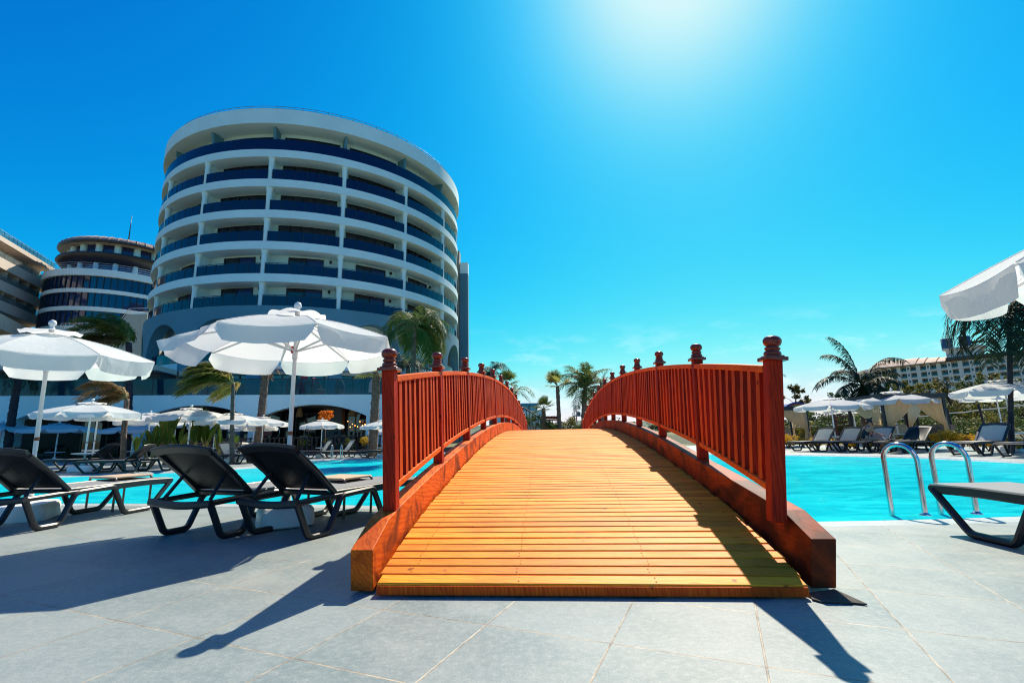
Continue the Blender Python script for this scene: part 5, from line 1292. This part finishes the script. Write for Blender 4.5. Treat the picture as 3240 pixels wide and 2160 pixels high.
# ------------------------------------------------------------------ banana plants
BAN = leafmat('banana leaf', (.030,.075,.012), (.070,.125,.018), (.12,.15,.03), .4, .35); BANY = leafmat('banana leaf edge', (.28,.22,.04), (.38,.26,.05), None, .35); BSTEM = simple('banana stem', (.26,.20,.07), .6, var=.3)
def banana(loc, label, n, h, seed, spread=.5):
    rnd = random.Random(seed); root = empty('banana_plant', loc, 0, label, 'banana plant', 'banana plants on the far bank')
    b = MB(); b.tube([(0,0,0),(.02,0,h*.3),(0,.02,h*.5)], [.09,.075,.05], 8); b.build('stem', BSTEM, root)
    for k in range(max(4, n-2)):
        az = rnd.uniform(0, 6.283); el = rnd.uniform(1.0, 1.5); L_ = h*rnd.uniform(.55,.88); d = Vector((math.cos(az)*math.cos(el), math.sin(az)*math.cos(el), math.sin(el)))
        st = Vector((0,0,h*rnd.uniform(.2,.45))); P = [st]; dd = d.copy(); N = 14
        for i in range(N): dd = (dd+Vector((0,0,-1))*.055*(i/N)*rnd.uniform(.6,1.6)).normalized(); P.append(P[-1]+dd*L_/N)
        b = MB(); sd = d.cross(Vector((0,0,1))).normalized(); tw = rnd.uniform(-.8,.8); W_ = h*rnd.uniform(.065,.105)
        vs = []
        for i, p in enumerate(P):
            t = max(0, (i/N-.25)/.75); w = W_*math.sin(math.pi*min(1, t*.97+.03))**.55 if i/N > .25 else .012
            w *= rnd.uniform(.82, 1.08); tg = (P[min(i+1,N)]-P[max(i-1,0)]).normalized(); s2 = (sd*math.cos(tw)+tg.cross(sd)*math.sin(tw)); nn = s2.cross(tg)
            vs += [p-s2*w+nn*w*.35, p-s2*w*.5+nn*w*.14, p, p+s2*w*.5+nn*w*.14, p+s2*w+nn*w*.35]
        b.add(vs, [(i*5+q, i*5+q+1, i*5+6+q, i*5+5+q) for i in range(N) for q in range(4)], 0, True)
        b.tube(P, [.022*(1-.8*i/N) for i in range(N+1)], 5, 1)
        b.build('leaf', [BAN, BANY if rnd.random() < .9 else BAN], root)
    return root
for x, y, n, h, s, lab in ((425,1468,6,1.25,1,'small banana plant beside the slim palm trunk'), (478,1472,8,1.35,2,'banana plant under the crumpled white parasol'), (520,1470,9,2.0,3,'tall banana plant left of the parasol pole'), (560,1466,8,1.5,4,'leafy banana plant just left of the parasol pole'),
                  (612,1466,10,2.0,5,'tall banana plant right of the parasol pole'), (645,1464,9,1.95,6,'tall banana plant with yellow stems behind the near lounger'), (690,1460,7,1.35,7,'bright green banana plant by the pale lounger'), (455,1476,7,1.0,8,'low banana plant at the pool edge'), (735,1458,6,1.3,9,'banana plant beside the white parasol base')):
    banana(gp(x, y), lab, n, h, s)
# ------------------------------------------------------------------ shrubs, flowering bushes and trees
GOLD = leafmat('golden shrub leaf', (.55,.30,.012), (.78,.45,.03), (.20,.17,.02), .3); GRN = leafmat('shrub leaf', (.05,.085,.02), (.10,.14,.03), (.20,.17,.05), .3); ORG = leafmat('orange leaf', (.75,.16,.012), (.90,.30,.02), None, .35); OLV = leafmat('olive tree leaf', (.08,.075,.025), (.17,.13,.04), (.28,.20,.05), .3)
TWIG = simple('twig', (.10,.065,.045), .9)
DGR = leafmat('dark shrub leaf', (.018,.03,.012), (.04,.055,.02), (.12,.09,.03), .2)
def leaves(b, c, rad, n, size, rnd, mi=0, flat=1.0, shell=.55):
    for _ in range(n):
        d = Vector((rnd.gauss(0,1), rnd.gauss(0,1), rnd.gauss(0,1))).normalized(); r_ = rad*(shell+(1-shell)*rnd.random())*rnd.uniform(.75,1.05)
        p = c+Vector((d.x*r_, d.y*r_, d.z*r_*flat)); a = Vector((rnd.gauss(0,1), rnd.gauss(0,1), rnd.gauss(0,1))).normalized()*size*rnd.uniform(.6,1.3); t = a.cross(d+Vector((.01,.02,.3))).normalized()*size*.45
        b.add([p, p+a*.5+t, p+a, p+a*.5-t], [(0,1,2,3)], mi)
def shrub(loc, r, h, label, mat, seed, group, n=900, cat='shrub', name='shrub', size=.05):
    rnd = random.Random(seed); root = empty(name, loc, 0, label, cat, group)
    b = MB()
    for k in range(7): a = rnd.uniform(0,6.28); b.tube([(0,0,0),(r*.3*math.cos(a),r*.3*math.sin(a),h*.4),(r*.6*math.cos(a),r*.6*math.sin(a),h*.75)], [.02,.014,.006], 5)
    b.build('stem', TWIG, root)
    b = MB(); m = 10
    for k in range(m):
        a = rnd.uniform(0,6.28); rr = r*.62*math.sqrt(rnd.random()); c = Vector((rr*math.cos(a), rr*math.sin(a), h*rnd.uniform(.35,.72)))
        leaves(b, c, r*rnd.uniform(.3,.48), n//m, size, rnd, 0, .8)
    b.build('foliage', mat, root)
GG = 'golden shrubs along the right bank'
gold = [(2496,1412,.62),(2543,1410,.45),(2585,1412,.5),(2640,1413,.42),(2690,1413,.42),(2755,1413,.4),(2846,1415,.48),(2888,1415,.55),(2950,1416,.6),(3010,1418,.72),(3045,1418,.6),(3085,1420,.62),(3130,1421,.55),(3205,1424,.5)]
gl = ['round golden shrub touching the right bridge post','low golden shrub under the first pale lounger','golden shrub behind the first lounger back','small golden shrub by the first parasol pole','small golden shrub between the first two lounger backs','golden shrub behind the seated woman','golden shrub left of the dark lounger back','golden shrub behind the dark lounger','full golden shrub right of the dark lounger','largest golden shrub, before the large cabana','golden shrub at the foot of the large cabana post','golden shrub left of the right edge lounger','golden shrub behind the right lounger seat','golden shrub at the right edge']
for i, ((x, y, r), lb) in enumerate(zip(gold, gl)): p = gp(x, y+6); shrub(p, r*.95, r*1.25, lb, GOLD, 40+i, GG, 1400, size=.05)
p = gp(1121, 1441)+Vector((0,1.9,.2)); shrub(p, .42, 1.05, 'yellow flowering bush in front of the restaurant fence', leafmat('yellow flowers', (.45,.30,.02), (.70,.46,.03), (.10,.13,.03), .3), 61, 'bushes before the restaurant', 700, size=.06)
p = gp(915, 1441)+Vector((0,1.9,.2)); shrub(p, .40, .85, 'yellow flowering bush by the big parasol pole', MATS['yellow flowers'], 62, 'bushes before the restaurant', 600, size=.06)
p = gp(985, 1441)+Vector((0,2.1,.2)); shrub(p, .34, .95, 'yellow flowering bush behind the far loungers', MATS['yellow flowers'], 63, 'bushes before the restaurant', 350, size=.05)
p = gp(1062, 1441)+Vector((0,2.1,.2)); shrub(p, .34, 1.0, 'yellow flowering bush above the pale lounger at the ladder', MATS['yellow flowers'], 64, 'bushes before the restaurant', 350, size=.05)
for i, (x, r) in enumerate(((890,.5),(950,.45),(1050,.4),(1085,.4),(1150,.5),(1180,.4))):
    shrub(gp(x, 1441)+Vector((0,1.7,.18)), r, .42, ['low green bush left of the yellow flowers','low green bush behind the far lounger','low green bush by the far ladder','small low green bush right of the ladder','low green bush right of the yellow bush','low green bush beside the bridge post'][i], DGR, 70+i, 'low bushes before the restaurant', 350, size=.06)
for i, (x, y, r, h) in enumerate(((70,1458,.6,.9),(140,1456,.55,.9),(205,1458,.6,1.0),(345,1456,.5,.9))):
    shrub(gp(x, y), r, h, ['dark bush in the shade under the shaded parasol at left','dark bush left of the shaded parasol pole','dark bush right of the shaded parasol pole','dark bush beside the white parasol pole across the pool'][i], DGR, 80+i, 'dark bushes in the shade at left', 500, size=.07)
# orange leaved small tree in front of the restaurant arch
def tree(loc, h, crown, n, label, mat, seed, name='tree', group=None, size=.10, tw=.06, cat='tree', trunkh=.45):
    rnd = random.Random(seed); root = empty(name, loc, 0, label, cat, group); b = MB(); b2 = MB()
    b.tube([(0,0,0),(.03*h*.3,0,h*.3),(0,0,h*.62)], [tw,tw*.75,tw*.45], 8); b.tube([(0,0,h*.6),(0,0,h*.9)],[tw*.45,tw*.15],6)
    for k in range(26):
        a = rnd.uniform(0,6.28); z = h*rnd.uniform(trunkh,.97); q = (z/h-trunkh)/(1-trunkh); rr = crown*rnd.uniform(.35,1.0)*(.35+.65*math.sin(math.pi*min(1,.18+.78*q)))
        e = Vector((rr*math.cos(a), rr*math.sin(a), z+rr*.15)); s_ = Vector((0,0,max(h*.3, z-rr*.7))); b.tube([s_, s_.lerp(e,.5)+Vector((0,0,.04*h)), e], [tw*.3,tw*.2,tw*.07], 5)
        leaves(b2, e, crown*rnd.uniform(.16,.30), n//26, size, rnd, 0, .85, .25)
    b.build('trunk', TWIG, root); b2.build('crown', mat, root)
p = at(1032, 1316, 26); p.z = .2; tree(p, at(1032, 1301, 26).z-.2, .42, 900, 'slender small tree with a vivid orange crown before the restaurant arch', ORG, 90, 'small_tree', size=.10, tw=.035, trunkh=.80)
TG = 'trees in front of the far hotel'
def tr(x, yb, yt, Y, cr, lab, mat, seed, n=1500, size=.14, trunkh=.3): 
    p = at(x, yb, Y); t = at(x, yt, Y); p.z = bank_z(p.x, p.y); tree(p, t.z-p.z, cr, n, lab, mat, seed, 'tree', TG, size, .09, trunkh=trunkh)
tr(2525, 1330, 1212, 40, 1.0, 'olive brown tree just right of the bridge post', OLV, 100, 1700, .15)
tr(2556, 1325, 1252, 42, .7, 'sparse small tree right of the olive brown one', OLV, 101, 260, .12)
tr(2660, 1320, 1225, 38, 1.0, 'dark tree beside the arching palm', GRN, 102, 1300, .14)
tr(2800, 1305, 1186, 44, 1.3, 'green tree at the left end of the far hotel', GRN, 103, 1800, .16)
tr(2880, 1300, 1212, 40, 1.6, 'yellow green tree above the second parasol', leafmat('yellow green tree leaf', (.14,.13,.02), (.26,.20,.03), (.07,.09,.02), .35), 104, 2200, .15)
tr(2950, 1290, 1205, 42, 1.4, 'yellow green tree in front of the hotel middle', MATS['yellow green tree leaf'], 105, 1700, .15)
tr(3010, 1300, 1190, 38, 1.3, 'thin brown twigged tree left of the right parasol', OLV, 106, 500, .12)
tr(3085, 1290, 1190, 44, 1.3, 'round green tree before the hotel right wing', GRN, 107, 1500, .16)
tr(3150, 1270, 1178, 46, 1.6, 'green tree behind the right parasol', MATS['yellow green tree leaf'], 108, 1500, .16)
tr(3225, 1270, 1185, 44, 1.6, 'green bushy tree at the right edge', MATS['yellow green tree leaf'], 109, 1800, .16)
# shrubs on the bank behind the cabanas
for i, (x, y, Y, r) in enumerate(((2520,1330,33,1.0),(2600,1330,32,1.1),(2680,1325,31,1.2),(2760,1322,31,1.2),(2800,1345,28,.9),(2860,1320,32,1.2),(2880,1395,25,.7),(2930,1330,30,1.1),(3060,1320,29,1.0),(3120,1310,30,1.2),(3180,1300,32,1.3),(3235,1330,27,1.0),(3120,1395,24,.7),(3060,1400,24,.6),(2700,1395,25,.7))):
    q = at(x, y, Y); q.z = max(0, bank_z(q.x, q.y)); r *= 1.15
    shrub(q, r, r*1.3, ['green','rust tinged','low','dense','loose'][i % 5]+' bush on the bank '+['behind the first cabana','left of the first parasol pole','between the first and second parasols','right of the slanting palm trunk','by the left post of the large cabana','behind the second parasol','behind the dark lounger back','behind the large cabana','right of the large cabana','left of the right parasol poles','behind the right parasol','at the right edge','below the right parasol','right of the cabana daybeds','behind the second lounger'][i], GRN if i % 3 else MATS['yellow green tree leaf'], 120+i, 'bushes on the right bank', 700, size=.11)
for i in range(26):
    x = 2478+30*i; rr = random.Random(300+i); Y = rr.uniform(34, 46); q = at(x, 1346-.06*(x-2478)-rr.uniform(0, 22), Y); r = rr.uniform(1.1, 1.9); q.z = max(0, bank_z(q.x, q.y))
    shrub(q, r, r*1.2, 'wild scrub bush on the upper bank behind the cabanas and parasols', [GRN, DGR, OLV, MATS['yellow green tree leaf']][i % 4], 200+i, 'scrub on the upper bank', 520, size=.16)
# plants in the middle gap behind the bridge
for i, (x, y, Y, r, h, m) in enumerate(((1688,1362,31,.75,1.6,GRN),(1745,1360,33,.6,1.2,GRN),(1805,1345,40,.7,1.2,MATS['yellow green tree leaf']),(1840,1360,36,.8,.9,GRN))):
    p = at(x, y, Y); p.z = max(0, p.z-.3); shrub(p, r, h, ['full green bush at the end of the left railing','green bush between the two fan palms','yellow green bush below the lattice mast','low green bush at the end of the right railing'][i], m, 140+i, 'bushes beyond the bridge', 700, size=.09)
# far wood behind (reads as one mass)
rnd = random.Random(5); b = MB()
for k in range(70):
    x = rnd.uniform(2, 60); y = rnd.uniform(75, 140)+x*.3; c = Vector((x, y, rnd.uniform(.5, 2.2))); leaves(b, c, rnd.uniform(1.2, 2.6), 60, .55, rnd, 0, .8, .3)
o = b.build('distant_scrub', DGR); tag(o, 'dark green scrub far beyond the bridge', 'scrub', kind='stuff')
# ------------------------------------------------------------------ stone wall, rope fence, playground
STONE = simple('rubble stone wall', (.24,.16,.11), .9, var=.35, scale=3.5, bmp=.9, bscale=5, dirt=((.10,.065,.05), 5, .5, .62))
wl_ = [gp(2470, 1397), gp(2680, 1396), gp(2900, 1400), gp(3260, 1404)]
def wallpath(pts, h, t, mat, name, label, cat):
    b = MB(); b.sweep([(p.x, p.y+4.0, h/2) for p in pts], [(-t/2,-h/2),(t/2,-h/2),(t/2,h/2),(-t/2,h/2)], smooth=False); return tag(b.build(name, mat), label, cat)
wallpath(wl_, 1.0, .4, STONE, 'stone_wall', 'low brown rubble stone wall behind the cabanas on the right bank', 'wall')
rf = empty('rope_fence', (0,0,0), 0, 'slanting timber posts joined by a white rope on the right bank', 'fence')
pp = [at(2480, 1352, 33), at(2600, 1346, 32), at(2690, 1340, 31), at(2795, 1330, 30), at(2900, 1318, 29), at(3000, 1307, 28.5), at(3100, 1296, 28), at(3245, 1280, 27)]
b = MB()
for p, q in zip(pp[:-1], pp[1:]): b.tube([p, p.lerp(q, .5)+Vector((0,0,-.05)), q], .03, 5)
b.build('rope', simple('white rope', (.62,.60,.55), .9), rf)
for p in pp: b = MB(); b.tube([(p.x+.12, p.y, max(0, p.z-1.3)), (p.x-.04, p.y, p.z+.35)], .06, 6); b.build('post', TRUNK_D, rf)
pgd = at(2500, 1300, 37); pl_ = empty('playhouse', (pgd.x, pgd.y, 0), 0, 'small playhouse with a striped rainbow arch roof beside the right bridge post', 'playhouse')
za = at(2500, 1300, 37).z; zb = at(2500, 1274, 37).z; r_ = (zb-za)
for k, (c, q) in enumerate((((.02,.04,.25), 1.0), ((.55,.06,.03), .82), ((.65,.40,.03), .64), ((.55,.10,.04), .46))):
    b = MB(); P = [(.55+r_*1.5*q*math.cos(a), -.02*k, za+r_*q*math.sin(a)) for a in [math.pi*i/12 for i in range(13)]]
    b.sweep(P, [(-.9,-.06),(.05,-.06),(.05,.06),(-.9,.06)], smooth=False, fixed=(0,-1,0)); b.build('arch_band', simple('arch paint %d' % k, c, .5), pl_)
b = MB(); b.box((-1.5, .1, za-.35), (1.9, 1.2, za-.01)); b.build('roof_edge', simple('mustard board', (.45,.26,.04), .7), pl_)
b = MB()
for x_ in (-1.3, 1.7): b.box((x_-.08, .3, 0), (x_+.08, .46, za-.36))
b.build('post', FW, pl_)
cf = at(2585, 1350, 31); tfr = empty('timber_ladder_frame', (cf.x, cf.y, 0), 0, 'red brown timber climbing frame behind the first right bank parasol', 'climbing frame')
cw = at(2693, 1350, 31).x-cf.x; zt_ = at(2685, 1310, 31).z
b = MB()
for x_ in (cw*.55, cw): b.box((x_-.07,-.07,0), (x_+.07,.07,zt_))
b.build('post', simple('red brown timber', (.26,.06,.035), .7), tfr)
b = MB()
for k in range(4): b.box((cw*.55+.071,-.05,zt_*(.35+.18*k)), (cw-.071,.05,zt_*(.35+.18*k)+.1))
b.build('rung', MATS['red brown timber'], tfr)
# ------------------------------------------------------------------ restaurant fittings
WICK = simple('wicker', (.34,.17,.08), .9, var=.3, scale=40, bmp=.6, bscale=60)
def pm(x, d, z): return PL+Vector((math.cos(pang)*px2s(x)-math.sin(pang)*d, math.sin(pang)*px2s(x)+math.cos(pang)*d, z-PL.z))
for i, (x, s, lb) in enumerate(((936, .95, 'tall wicker pendant lamp hanging left under the restaurant arch'), (1112, 1.25, 'wide wicker pendant lamp hanging right under the restaurant arch'))):
    root = empty('pendant_lamp', pm(x, 2.0, 2.96), 0, lb, 'lamp', 'wicker lamps in the restaurant'); root.scale = (s, s, 1.0)
    b = MB(); b.lathe([(.05,-.02),(.14,-.12),(.20,-.35),(.24,-.62),(.22,-.64),(.18,-.36),(.12,-.14),(.04,-.03)], 18); b.build('lamp_shade', WICK, root)
    b = MB(); b.tube([(0,0,0),(0,0,-.06)], .015, 6); b.build('cord', DARKM, root)
BULB, nt, bs = newmat('warm bulb'); bs.inputs['Emission Color'].default_value = (1,.32,.06,1); bs.inputs['Emission Strength'].default_value = 6; bs.inputs['Base Color'].default_value = (1,.5,.2,1)
ls = empty('string_lights', pm(1080, 4.4, 2.2), pang, 'string of warm bulbs glowing inside the restaurant', 'string lights')
rnd = random.Random(3); P = []
for i in range(14): P.append(Vector((i*.17, .1*math.sin(i*2.1), -.05-.35*abs(math.sin(i*1.3))-.2*rnd.random())))
b = MB(); b.tube(P, .006, 4); b.build('wire', DARKM, ls)
for p in P: b = MB(); b.lathe([(0,-.035),(.025,-.02),(.03,0),(.02,.025),(0,.03)], 8, p-Vector((0,0,.03))); b.build('bulb', BULB, ls)
sg = empty('notice_panel', pm(850, .9, 1.15), pang, 'red notice panel beside a round wire hoop at the bar', 'panel')
b = MB(); b.box((-.30,-.03,-.02), (.32,.03,.42)); b.build('panel_board', simple('faded red panel', (.42,.10,.06), .6), sg, bevel=.01)
b = MB(); b.tube([(.42+.33*math.cos(a), 0, .2+.38*math.sin(a)) for a in [R(-110+220*i/16) for i in range(17)]], .015, 6); b.build('hoop', STEEL, sg)
b = MB(); b.tube([(0,0,-1.14),(0,0,0)], .03, 6); b.build('post', DARKM, sg)
bc = empty('bar_counter', pm(745, .6, 0), pang, 'wooden bar counter with a dark cabinet under the left restaurant arch', 'bar')
b = MB(); b.box((-.9,-.3,0), (1.0,.4,.92)); b.build('counter', simple('tan bar front', (.30,.22,.15), .7), bc, bevel=.01)
b = MB(); b.box((-.2,-.1,.93), (.5,.38,1.6)); b.build('cabinet', simple('slate blue door', (.07,.13,.18), .4), bc, bevel=.01)
b = MB(); b.lathe([(0,.93),(.10,.94),(.07,1.0),(.12,1.08),(.22,1.2),(.26,1.22),(.0,1.24)], 16, (-.75,0,0)); b.build('bowl', simple('stone bowl', (.45,.42,.37), .6), bc)
# ------------------------------------------------------------------ people
SKIN = simple('tanned skin', (.66,.27,.15), .5, var=.08, scale=12); HAIR = simple('black hair', (.012,.010,.010), .5); SWIM = simple('black swimsuit', (.010,.010,.013), .6)
def skinmesh(name, verts, edges, radii, rootv, mat, parent, sub=2):
    me = bpy.data.meshes.new(name); me.from_pydata([tuple(v) for v in verts], edges, []); o = bpy.data.objects.new(name, me); C.objects.link(o)
    sk = o.modifiers.new('skin', 'SKIN'); sk.use_smooth_shade = True
    for i, r_ in enumerate(radii):
        me.skin_vertices[0].data[i].radius = r_ if isinstance(r_, tuple) else (r_, r_); me.skin_vertices[0].data[i].use_root = (i == rootv)
    s = o.modifiers.new('sub', 'SUBSURF'); s.levels = sub; s.render_levels = sub
    me.materials.append(mat); o.parent = parent; return o
def hand(V, E, RR, wrist_i, d, down, side, s=1.0):
    """palm and five fingers grown from a wrist vertex"""
    w = Vector(V[wrist_i]); d = d.normalized(); side = side.normalized()
    V.append(w+d*.06*s); E.append((wrist_i, len(V)-1)); RR.append((.032*s,.018*s)); pi_ = len(V)-1
    for k, (o, l) in enumerate(((-.030,.065),(-.010,.078),(.010,.074),(.028,.058))):
        a = w+d*.095*s+side*o*s; V.append(a); E.append((pi_, len(V)-1)); RR.append(.0085*s)
        V.append(a+(d+down*.5).normalized()*l*.55*s); E.append((len(V)-2, len(V)-1)); RR.append(.008*s)
        V.append(V[-1]+(d*.4+down).normalized()*l*.45*s); E.append((len(V)-2, len(V)-1)); RR.append(.0065*s)
    V.append(w+d*.035*s-side*.042*s+down*.01*s); E.append((pi_, len(V)-1)); RR.append(.010*s); V.append(V[-1]+(d*.8+down*.5-side*.2).normalized()*.045*s); E.append((len(V)-2, len(V)-1)); RR.append(.008*s)
# woman in a black swimsuit sitting on a lounger, bent over what she holds
hp = gp(2760, 1432); seatp = off(off(gp(2712, 1432), 203, -.75), 203, 0, -.12)
S_ = 1.08
wm = empty('person', (seatp.x, seatp.y, 0), 0, 'woman in a black one piece swimsuit sitting on a lounger looking down at her hands', 'person'); wm.scale = (S_,)*3
V = [Vector(p) for p in [(0,0,.47),(.03,0,.60),(.09,-.01,.74),(.17,-.01,.87),(.215,-.01,.93),(.27,-.02,.995),(.315,-.025,1.045),(.33,-.025,1.11),(.315,-.02,1.155),
     (.165,-.17,.865),(.27,-.22,.70),(.50,-.17,.60),        # near arm
     (.165,.15,.865),(.28,.19,.70),(.52,.10,.60),           # far arm
     (.04,-.10,.45),(.42,-.16,.47),(.52,-.22,.10),(.50,-.23,.055),(.64,-.25,.03),   # near leg
     (.04,.10,.45),(.44,.06,.48),(.60,.02,.12),(.585,.02,.055),(.72,.0,.03),
     (.375,-.025,1.09),(.32,-.025,1.07)]]
E = [(0,1),(1,2),(2,3),(3,4),(4,5),(5,6),(6,7),(7,8),(3,9),(9,10),(10,11),(3,12),(12,13),(13,14),(0,15),(15,16),(16,17),(17,18),(18,19),(0,20),(20,21),(21,22),(22,23),(23,24),(6,25)]
RR = [(.155,.13),(.135,.105),(.135,.11),(.13,.10),(.06,.06),(.052,.055),(.078,.075),(.095,.088),(.055,.05),(.052,.052),(.042,.042),(.027,.027),(.052,.052),(.042,.042),(.027,.027),(.10,.10),(.068,.068),(.042,.042),(.036,.036),(.025,.03),(.10,.10),(.068,.068),(.042,.042),(.036,.036),(.025,.03),(.022,.022)]
V = V[:26]; RR = RR[:26]
hand(V, E, RR, 11, Vector((1,.1,.05)), Vector((0,0,-1)), Vector((0,1,0))); hand(V, E, RR, 14, Vector((1,-.2,.05)), Vector((0,0,-1)), Vector((0,-1,0)))
skinmesh('body', V, E, RR, 0, SKIN, wm)
SV = [V[0]+Vector((0,0,-.01)), V[1], V[2], V[3]+Vector((.0,0,-.04))]; skinmesh('swimsuit', SV, [(0,1),(1,2),(2,3)], [(.17,.142),(.149,.118),(.149,.125),(.125,.108)], 0, SWIM, wm)
for s in (-1, 1):
    b = MB(); b.tube([(.13,s*.095,.885),(.19,s*.075,.93),(.10,s*.07,.95),(.03,s*.08,.86)], .011, 6); b.build('swimsuit_strap', SWIM, wm)
skinmesh('hair', [V[7]+Vector((-.035,0,.02)), V[8]+Vector((-.03,0,.02)), V[8]+Vector((-.075,0,.055)), V[6]+Vector((-.06,0,.03))], [(0,1),(1,2),(0,3)], [(.098,.10),(.075,.075),(.055,.055),(.055,.06)], 0, HAIR, wm)
b = MB(); 
for s in (-1, 1): b.lathe([(0,-.008),(.009,0),(0,.008)], 8, (.415,-.025+s*.034,1.115))
b.build('eye', HAIR, wm)
b = MB(); b.lathe([(0,-.006),(.018,0),(0,.006)], 8, (.405,-.025,1.052)); b.build('mouth', simple('lips', (.30,.09,.07), .5), wm)
for s in (-1, 1): b = MB(); b.lathe([(0,-.03),(.015,-.01),(.017,.01),(0,.03)], 8, (.315,-.025+s*.096,1.095)); b.build('ear', SKIN, wm)
# striped towel in a heap beside her and towels on the dark lounger
m, nt, bs = newmat('zebra towel'); wv = node(nt, 'ShaderNodeTexWave'); wv.inputs['Scale'].default_value = 5.5; wv.inputs['Distortion'].default_value = 6; wv.inputs['Detail'].default_value = 2
t_ = node(nt, 'ShaderNodeTexCoord'); nt.links.new(t_.outputs['Object'], wv.inputs['Vector']); nt.links.new(ramp(nt, wv.outputs[0], .45, .55, (.02,.025,.03), (.50,.48,.42)), bs.inputs['Base Color']); bs.inputs['Roughness'].default_value = .9
def heap(loc, sx_, sy_, h, mat, name, label, cat, seed):
    b = MB(); N = 16; vs = []
    for i in range(N+1):
        for j in range(N+1):
            u, v = i/N*2-1, j/N*2-1; e = max(0, 1-(u*u+v*v)**1.1); z = h*e*(.7+.6*noise.noise(Vector((u*2.2, v*2.2, seed))))+.01
            vs.append((u*sx_*(1+.1*noise.noise(Vector((v*3, seed, 0)))), v*sy_, max(.004, z)))
    b.add(vs, [(i*(N+1)+j, (i+1)*(N+1)+j, (i+1)*(N+1)+j+1, i*(N+1)+j+1) for i in range(N) for j in range(N)], 0, True)
    o = b.build(name, mat); o.location = loc; return tag(o, label, cat)
lq = off(off(gp(2712, 1432), 203, -.78), 203, -.55)
heap(Vector((lq.x, lq.y, .42)), .40, .30, .30, m, 'towel', 'zebra striped towel heaped on the lounger beside the woman', 'towel', 1)
dq = off(gp(2815, 1434), 200, -.75); heap(Vector((dq.x, dq.y, .41)), .42, .26, .10, simple('dark towel', (.03,.03,.032), .9, var=.6, scale=20), 'towel', 'dark crumpled towel on the dark backed lounger', 'towel', 4)
dq = off(gp(2815, 1434), 200, -.15); heap(Vector((dq.x, dq.y, .41)), .20, .16, .17, simple('black bag cloth', (.012,.012,.013), .8), 'beach_bag', 'small black bag on the foot of the dark backed lounger', 'bag', 7)
# guests at the restaurant fence
def guest(loc, rz, top, label, hat=None, seed=0):
    root = empty('person', loc, R(rz), label, 'person', 'guests sitting in the restaurant'); rnd = random.Random(seed)
    V = [Vector(p) for p in [(0,0,.48),(0,.01,.68),(0,.02,.86),(0,.0,.98),(0,-.02,1.06),(0,-.03,1.15),(0,-.03,1.23),(-.18,.02,.94),(-.25,-.04,.72),(-.14,-.26,.72),(.18,.02,.94),(.25,-.04,.72),(.14,-.26,.72),(-.1,0,.48),(-.12,-.42,.48),(-.12,-.40,.04),(.1,0,.48),(.12,-.42,.48),(.12,-.40,.04)]]
    E = [(0,1),(1,2),(2,3),(3,4),(4,5),(5,6),(2,7),(7,8),(8,9),(2,10),(10,11),(11,12),(0,13),(13,14),(14,15),(0,16),(16,17),(17,18)]
    RR = [(.17,.13),(.15,.11),(.17,.12),(.06,.06),(.075,.08),(.09,.10),(.05,.05),.06,.045,.03,.06,.045,.03,.09,.075,.045,.09,.075,.045]
    body = skinmesh('body', V, E, RR, 0, SKIN, root, 2)
    skinmesh('shirt', [V[0], V[1], V[2]+Vector((0,0,.02)), V[7], V[7].lerp(V[8],.6), V[10], V[10].lerp(V[11],.6)], [(0,1),(1,2),(2,3),(3,4),(2,5),(5,6)], [(.185,.145),(.165,.125),(.18,.13),.075,.062,.075,.062], 0, top, root, 2)
    skinmesh('hair', [V[5]+Vector((0,.03,.03)), V[6]+Vector((0,.03,.02)), V[4]+Vector((0,.05,.02))], [(0,1),(0,2)], [(.094,.095),(.06,.06),(.06,.05)], 0, HAIR, root, 2)
    if hat:
        b = MB(); b.lathe([(.17,1.24),(.17,1.25),(.09,1.26),(.085,1.34),(.0,1.36)], 14, (0,-.02,0)); b.build('hat', hat, root)
for x, d, rz, c, hat, lb in ((978, .6, 170, (.02,.03,.05), simple('dark hat', (.015,.015,.02), .8), 'guest in dark clothes and dark hat behind the restaurant fence'), (1063, 1.5, 150, (.02,.02,.03), None, 'guest in black seated left of the group in the restaurant'),
                             (1083, 1.7, 190, (.40,.30,.22), None, 'guest in a beige top in the restaurant'), (1095, 1.2, 200, (.03,.03,.04), None, 'guest in dark top beside the one in beige'), (1112, 1.6, 160, (.05,.04,.06), None, 'guest in dark top farthest right in the restaurant'), (916, 1.4, 180, (.03,.03,.035), None, 'guest in dark top behind the big parasol pole')):
    guest(pm(x, d, .03), rz, simple('shirt %d' % x, c, .8), lb, hat)
# potted ball plants behind the left arch railing of the tower
for i, (a, h_) in enumerate(((-124,.75),(-121.5,.9),(-116,1.25),(-112.5,1.0))):
    p = Vector((TX, TY, 0))+Vector(pol(RB-.75, a, 7.30)); root = empty('potted_plant', p, 0, ['clipped ball plant at the left of the grey arch balcony','second clipped ball plant from the left on the arch balcony','tallest clipped ball plant on the arch balcony','clipped ball plant nearest the grey pier'][i], 'plant', 'ball plants in the left grey arch')
    b = MB(); b.lathe([(0,.0),(.16,.0),(.22,.35),(.0,.35)], 10); b.build('pot', CONC, root)
    b = MB(); b.tube([(0,0,.35),(0,0,h_)], .03, 5); b.build('stem', TWIG, root)
    b = MB(); leaves(b, Vector((0,0,h_+.2)), .30, 160, .12, random.Random(i), 0, 1, .3); b.build('foliage', DGR, root)
